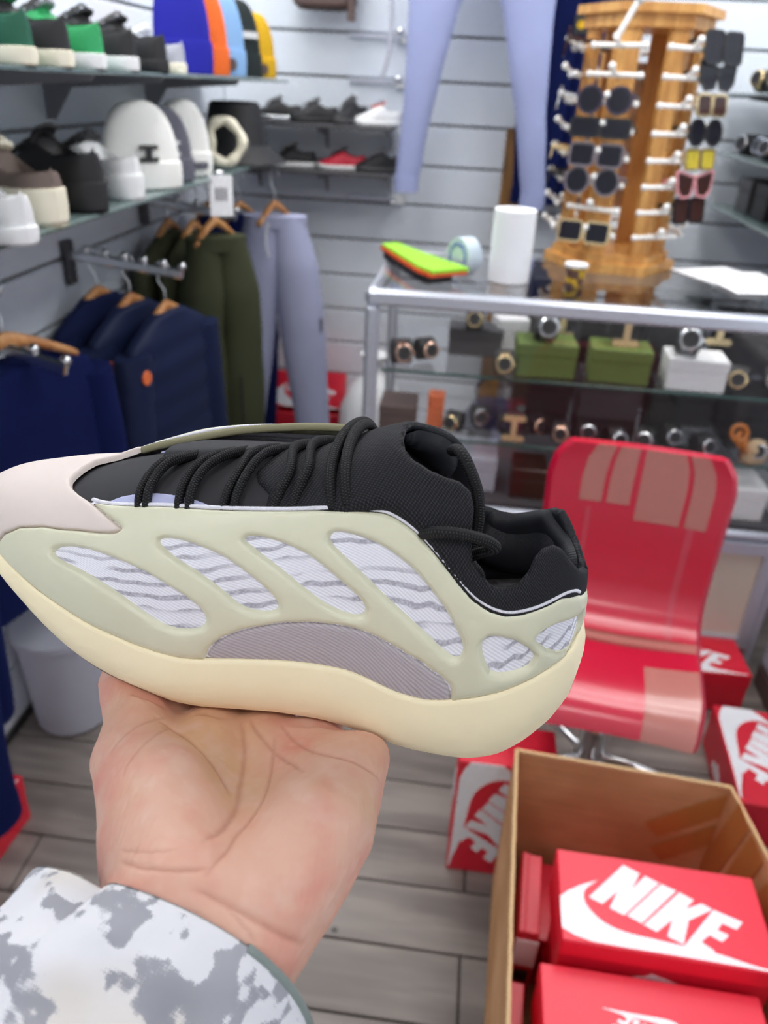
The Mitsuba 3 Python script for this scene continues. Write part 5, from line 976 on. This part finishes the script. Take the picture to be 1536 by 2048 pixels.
add(k+'__pouch', cloth_noise(loft([ell(.79, 1.965, zl+z, r, r*.5, 20) for z, r in ((.002, .02), (.01, .032), (.04, .034), (.065, .02), (.07, .008))]), .004, 40, 2), mat('m_beige', srgb(190, 165, 130), .6), 50)
# ---------------------------------------------------------------- behind the counter and along the right wall
k = tag('storage_cabinet', 'black storage cabinet behind the counter, dark through the glass', 'cabinet')
add(k+'__body', rbox(.66, .38, .90, .004, (.56, 3.17, .4515)), 'm_darkgrey')
for i in range(3): add(num(k+'__door'), rbox(.21, .016, .86, .003, (.345+.215*i, 2.97, .4515)), 'm_black'); add(k+f'__door{"" if i == 0 else "_%03d" % i}__handle', rbox(.01, .014, .12, .003, (.42+.215*i, 2.955, .60)), 'm_chrome')
for lab, x, y, r, h, m in (('blue and black cloth bag on the floor behind the counter', .13, 2.78, .13, .48, 'm_navy'), ('black cloth bag on the floor beside the storage cabinet', .40, 2.76, .10, .62, 'm_black')):
    k = tag(num('cloth_bag'), lab, 'bag'); add(k+'__body', cloth_noise(loft([ell(x, y, z*h+.001, r*w, r*w*.7, 28, 2.4) for z, w in ((0, .85), (.04, 1), (.5, 1.02), (.85, .85), (.97, .6), (1, .5))]), .01, 10, 3), m, 50); add(k+'__handle', tube(spline([(x-.05, y, h*.97), (x-.03, y, h+.09), (x+.03, y, h+.09), (x+.05, y, h*.97)], 14), .006, 8), m, True)
for i, z in enumerate((1.16, 1.338, 1.535)):
    k = tag(num('glass_shelf'), ('lowest glass shelf on the right wall', 'middle glass shelf on the right wall with dark watches', 'upper glass shelf on the right wall with gold watches')[i], 'shelf')
    add(k+'__board', rbox(.325, 1.15, .008, .0015, (1.045, 2.78, z-.004)), 'm_shelfglass')
    for y in (2.35, 2.8, 3.25): add(num(k+'__bracket'), xf(prism(Polygon([(0, 0), (-.28, 0), (-.28, -.01), (-.06, -.03), (0, -.07)]), .006), (XR-.013, y, z-.0085), rx=90), 'm_grey')
for i, y in enumerate((3.02, 2.5)):
    k = tag(num('wall_upright'), ('black upright rail at the back of the right wall shelves', 'black upright rail on the right wall nearer the counter front')[i], 'rail'); add(k, rbox(.012, .05, .75, .002, (XR-.02, y+.07, 1.35)), 'm_black')
for j, (z, m, lab) in enumerate(((1.535, 'm_gold', 'gold watch on the upper shelf of the right wall, {} in its row'), (1.338, 'm_silver', 'dark steel watch on the middle shelf of the right wall, {} in its row'))):
    for i, w_ in enumerate(('farthest', 'second farthest', 'third farthest', 'fourth farthest')):
        watch(lab.format(w_), (.93+.02*(i % 2), 3.12-.13*i, z+.038), m, 'm_black' if j else None, -60, 1.35)
for i in range(3):
    gbox(('dark box on the lowest right wall shelf, farthest', 'dark box on the lowest right wall shelf, middle', 'dark box on the lowest right wall shelf, nearest')[i], 1.0, 3.1-.2*i, 1.161, .12, .14, .11, ('m_darkgrey', 'm_black', 'm_darkgrey')[i])
k = tag('side_cabinet', 'pale grey base cabinet along the right wall at floor level', 'cabinet')
add(k+'__body', rbox(.25, 1.35, .78, .004, (1.085, 1.22, .3915)), 'm_bin'); add(k+'__top', rbox(.27, 1.37, .03, .004, (1.075, 1.22, .797)), 'm_white'); add(k+'__kick', rbox(.012, 1.33, .07, .002, (.953, 1.22, .0365)), 'm_brown')
for i in range(3): add(num(k+'__door'), rbox(.014, .43, .66, .003, (.9525, .77+.445*i, .42)), 'm_bin'); add(k+f'__door{"" if i == 0 else "_%03d" % i}__handle', rbox(.014, .012, .1, .003, (.94, .93+.445*i, .62)), 'm_chrome')
k = tag('white_carton', 'white flat carton leaning behind the wooden rack', 'box'); add(k, xf(rbox(.24, .05, .42, .004), (.62, 3.30, 1.115), rx=-4), 'm_white')
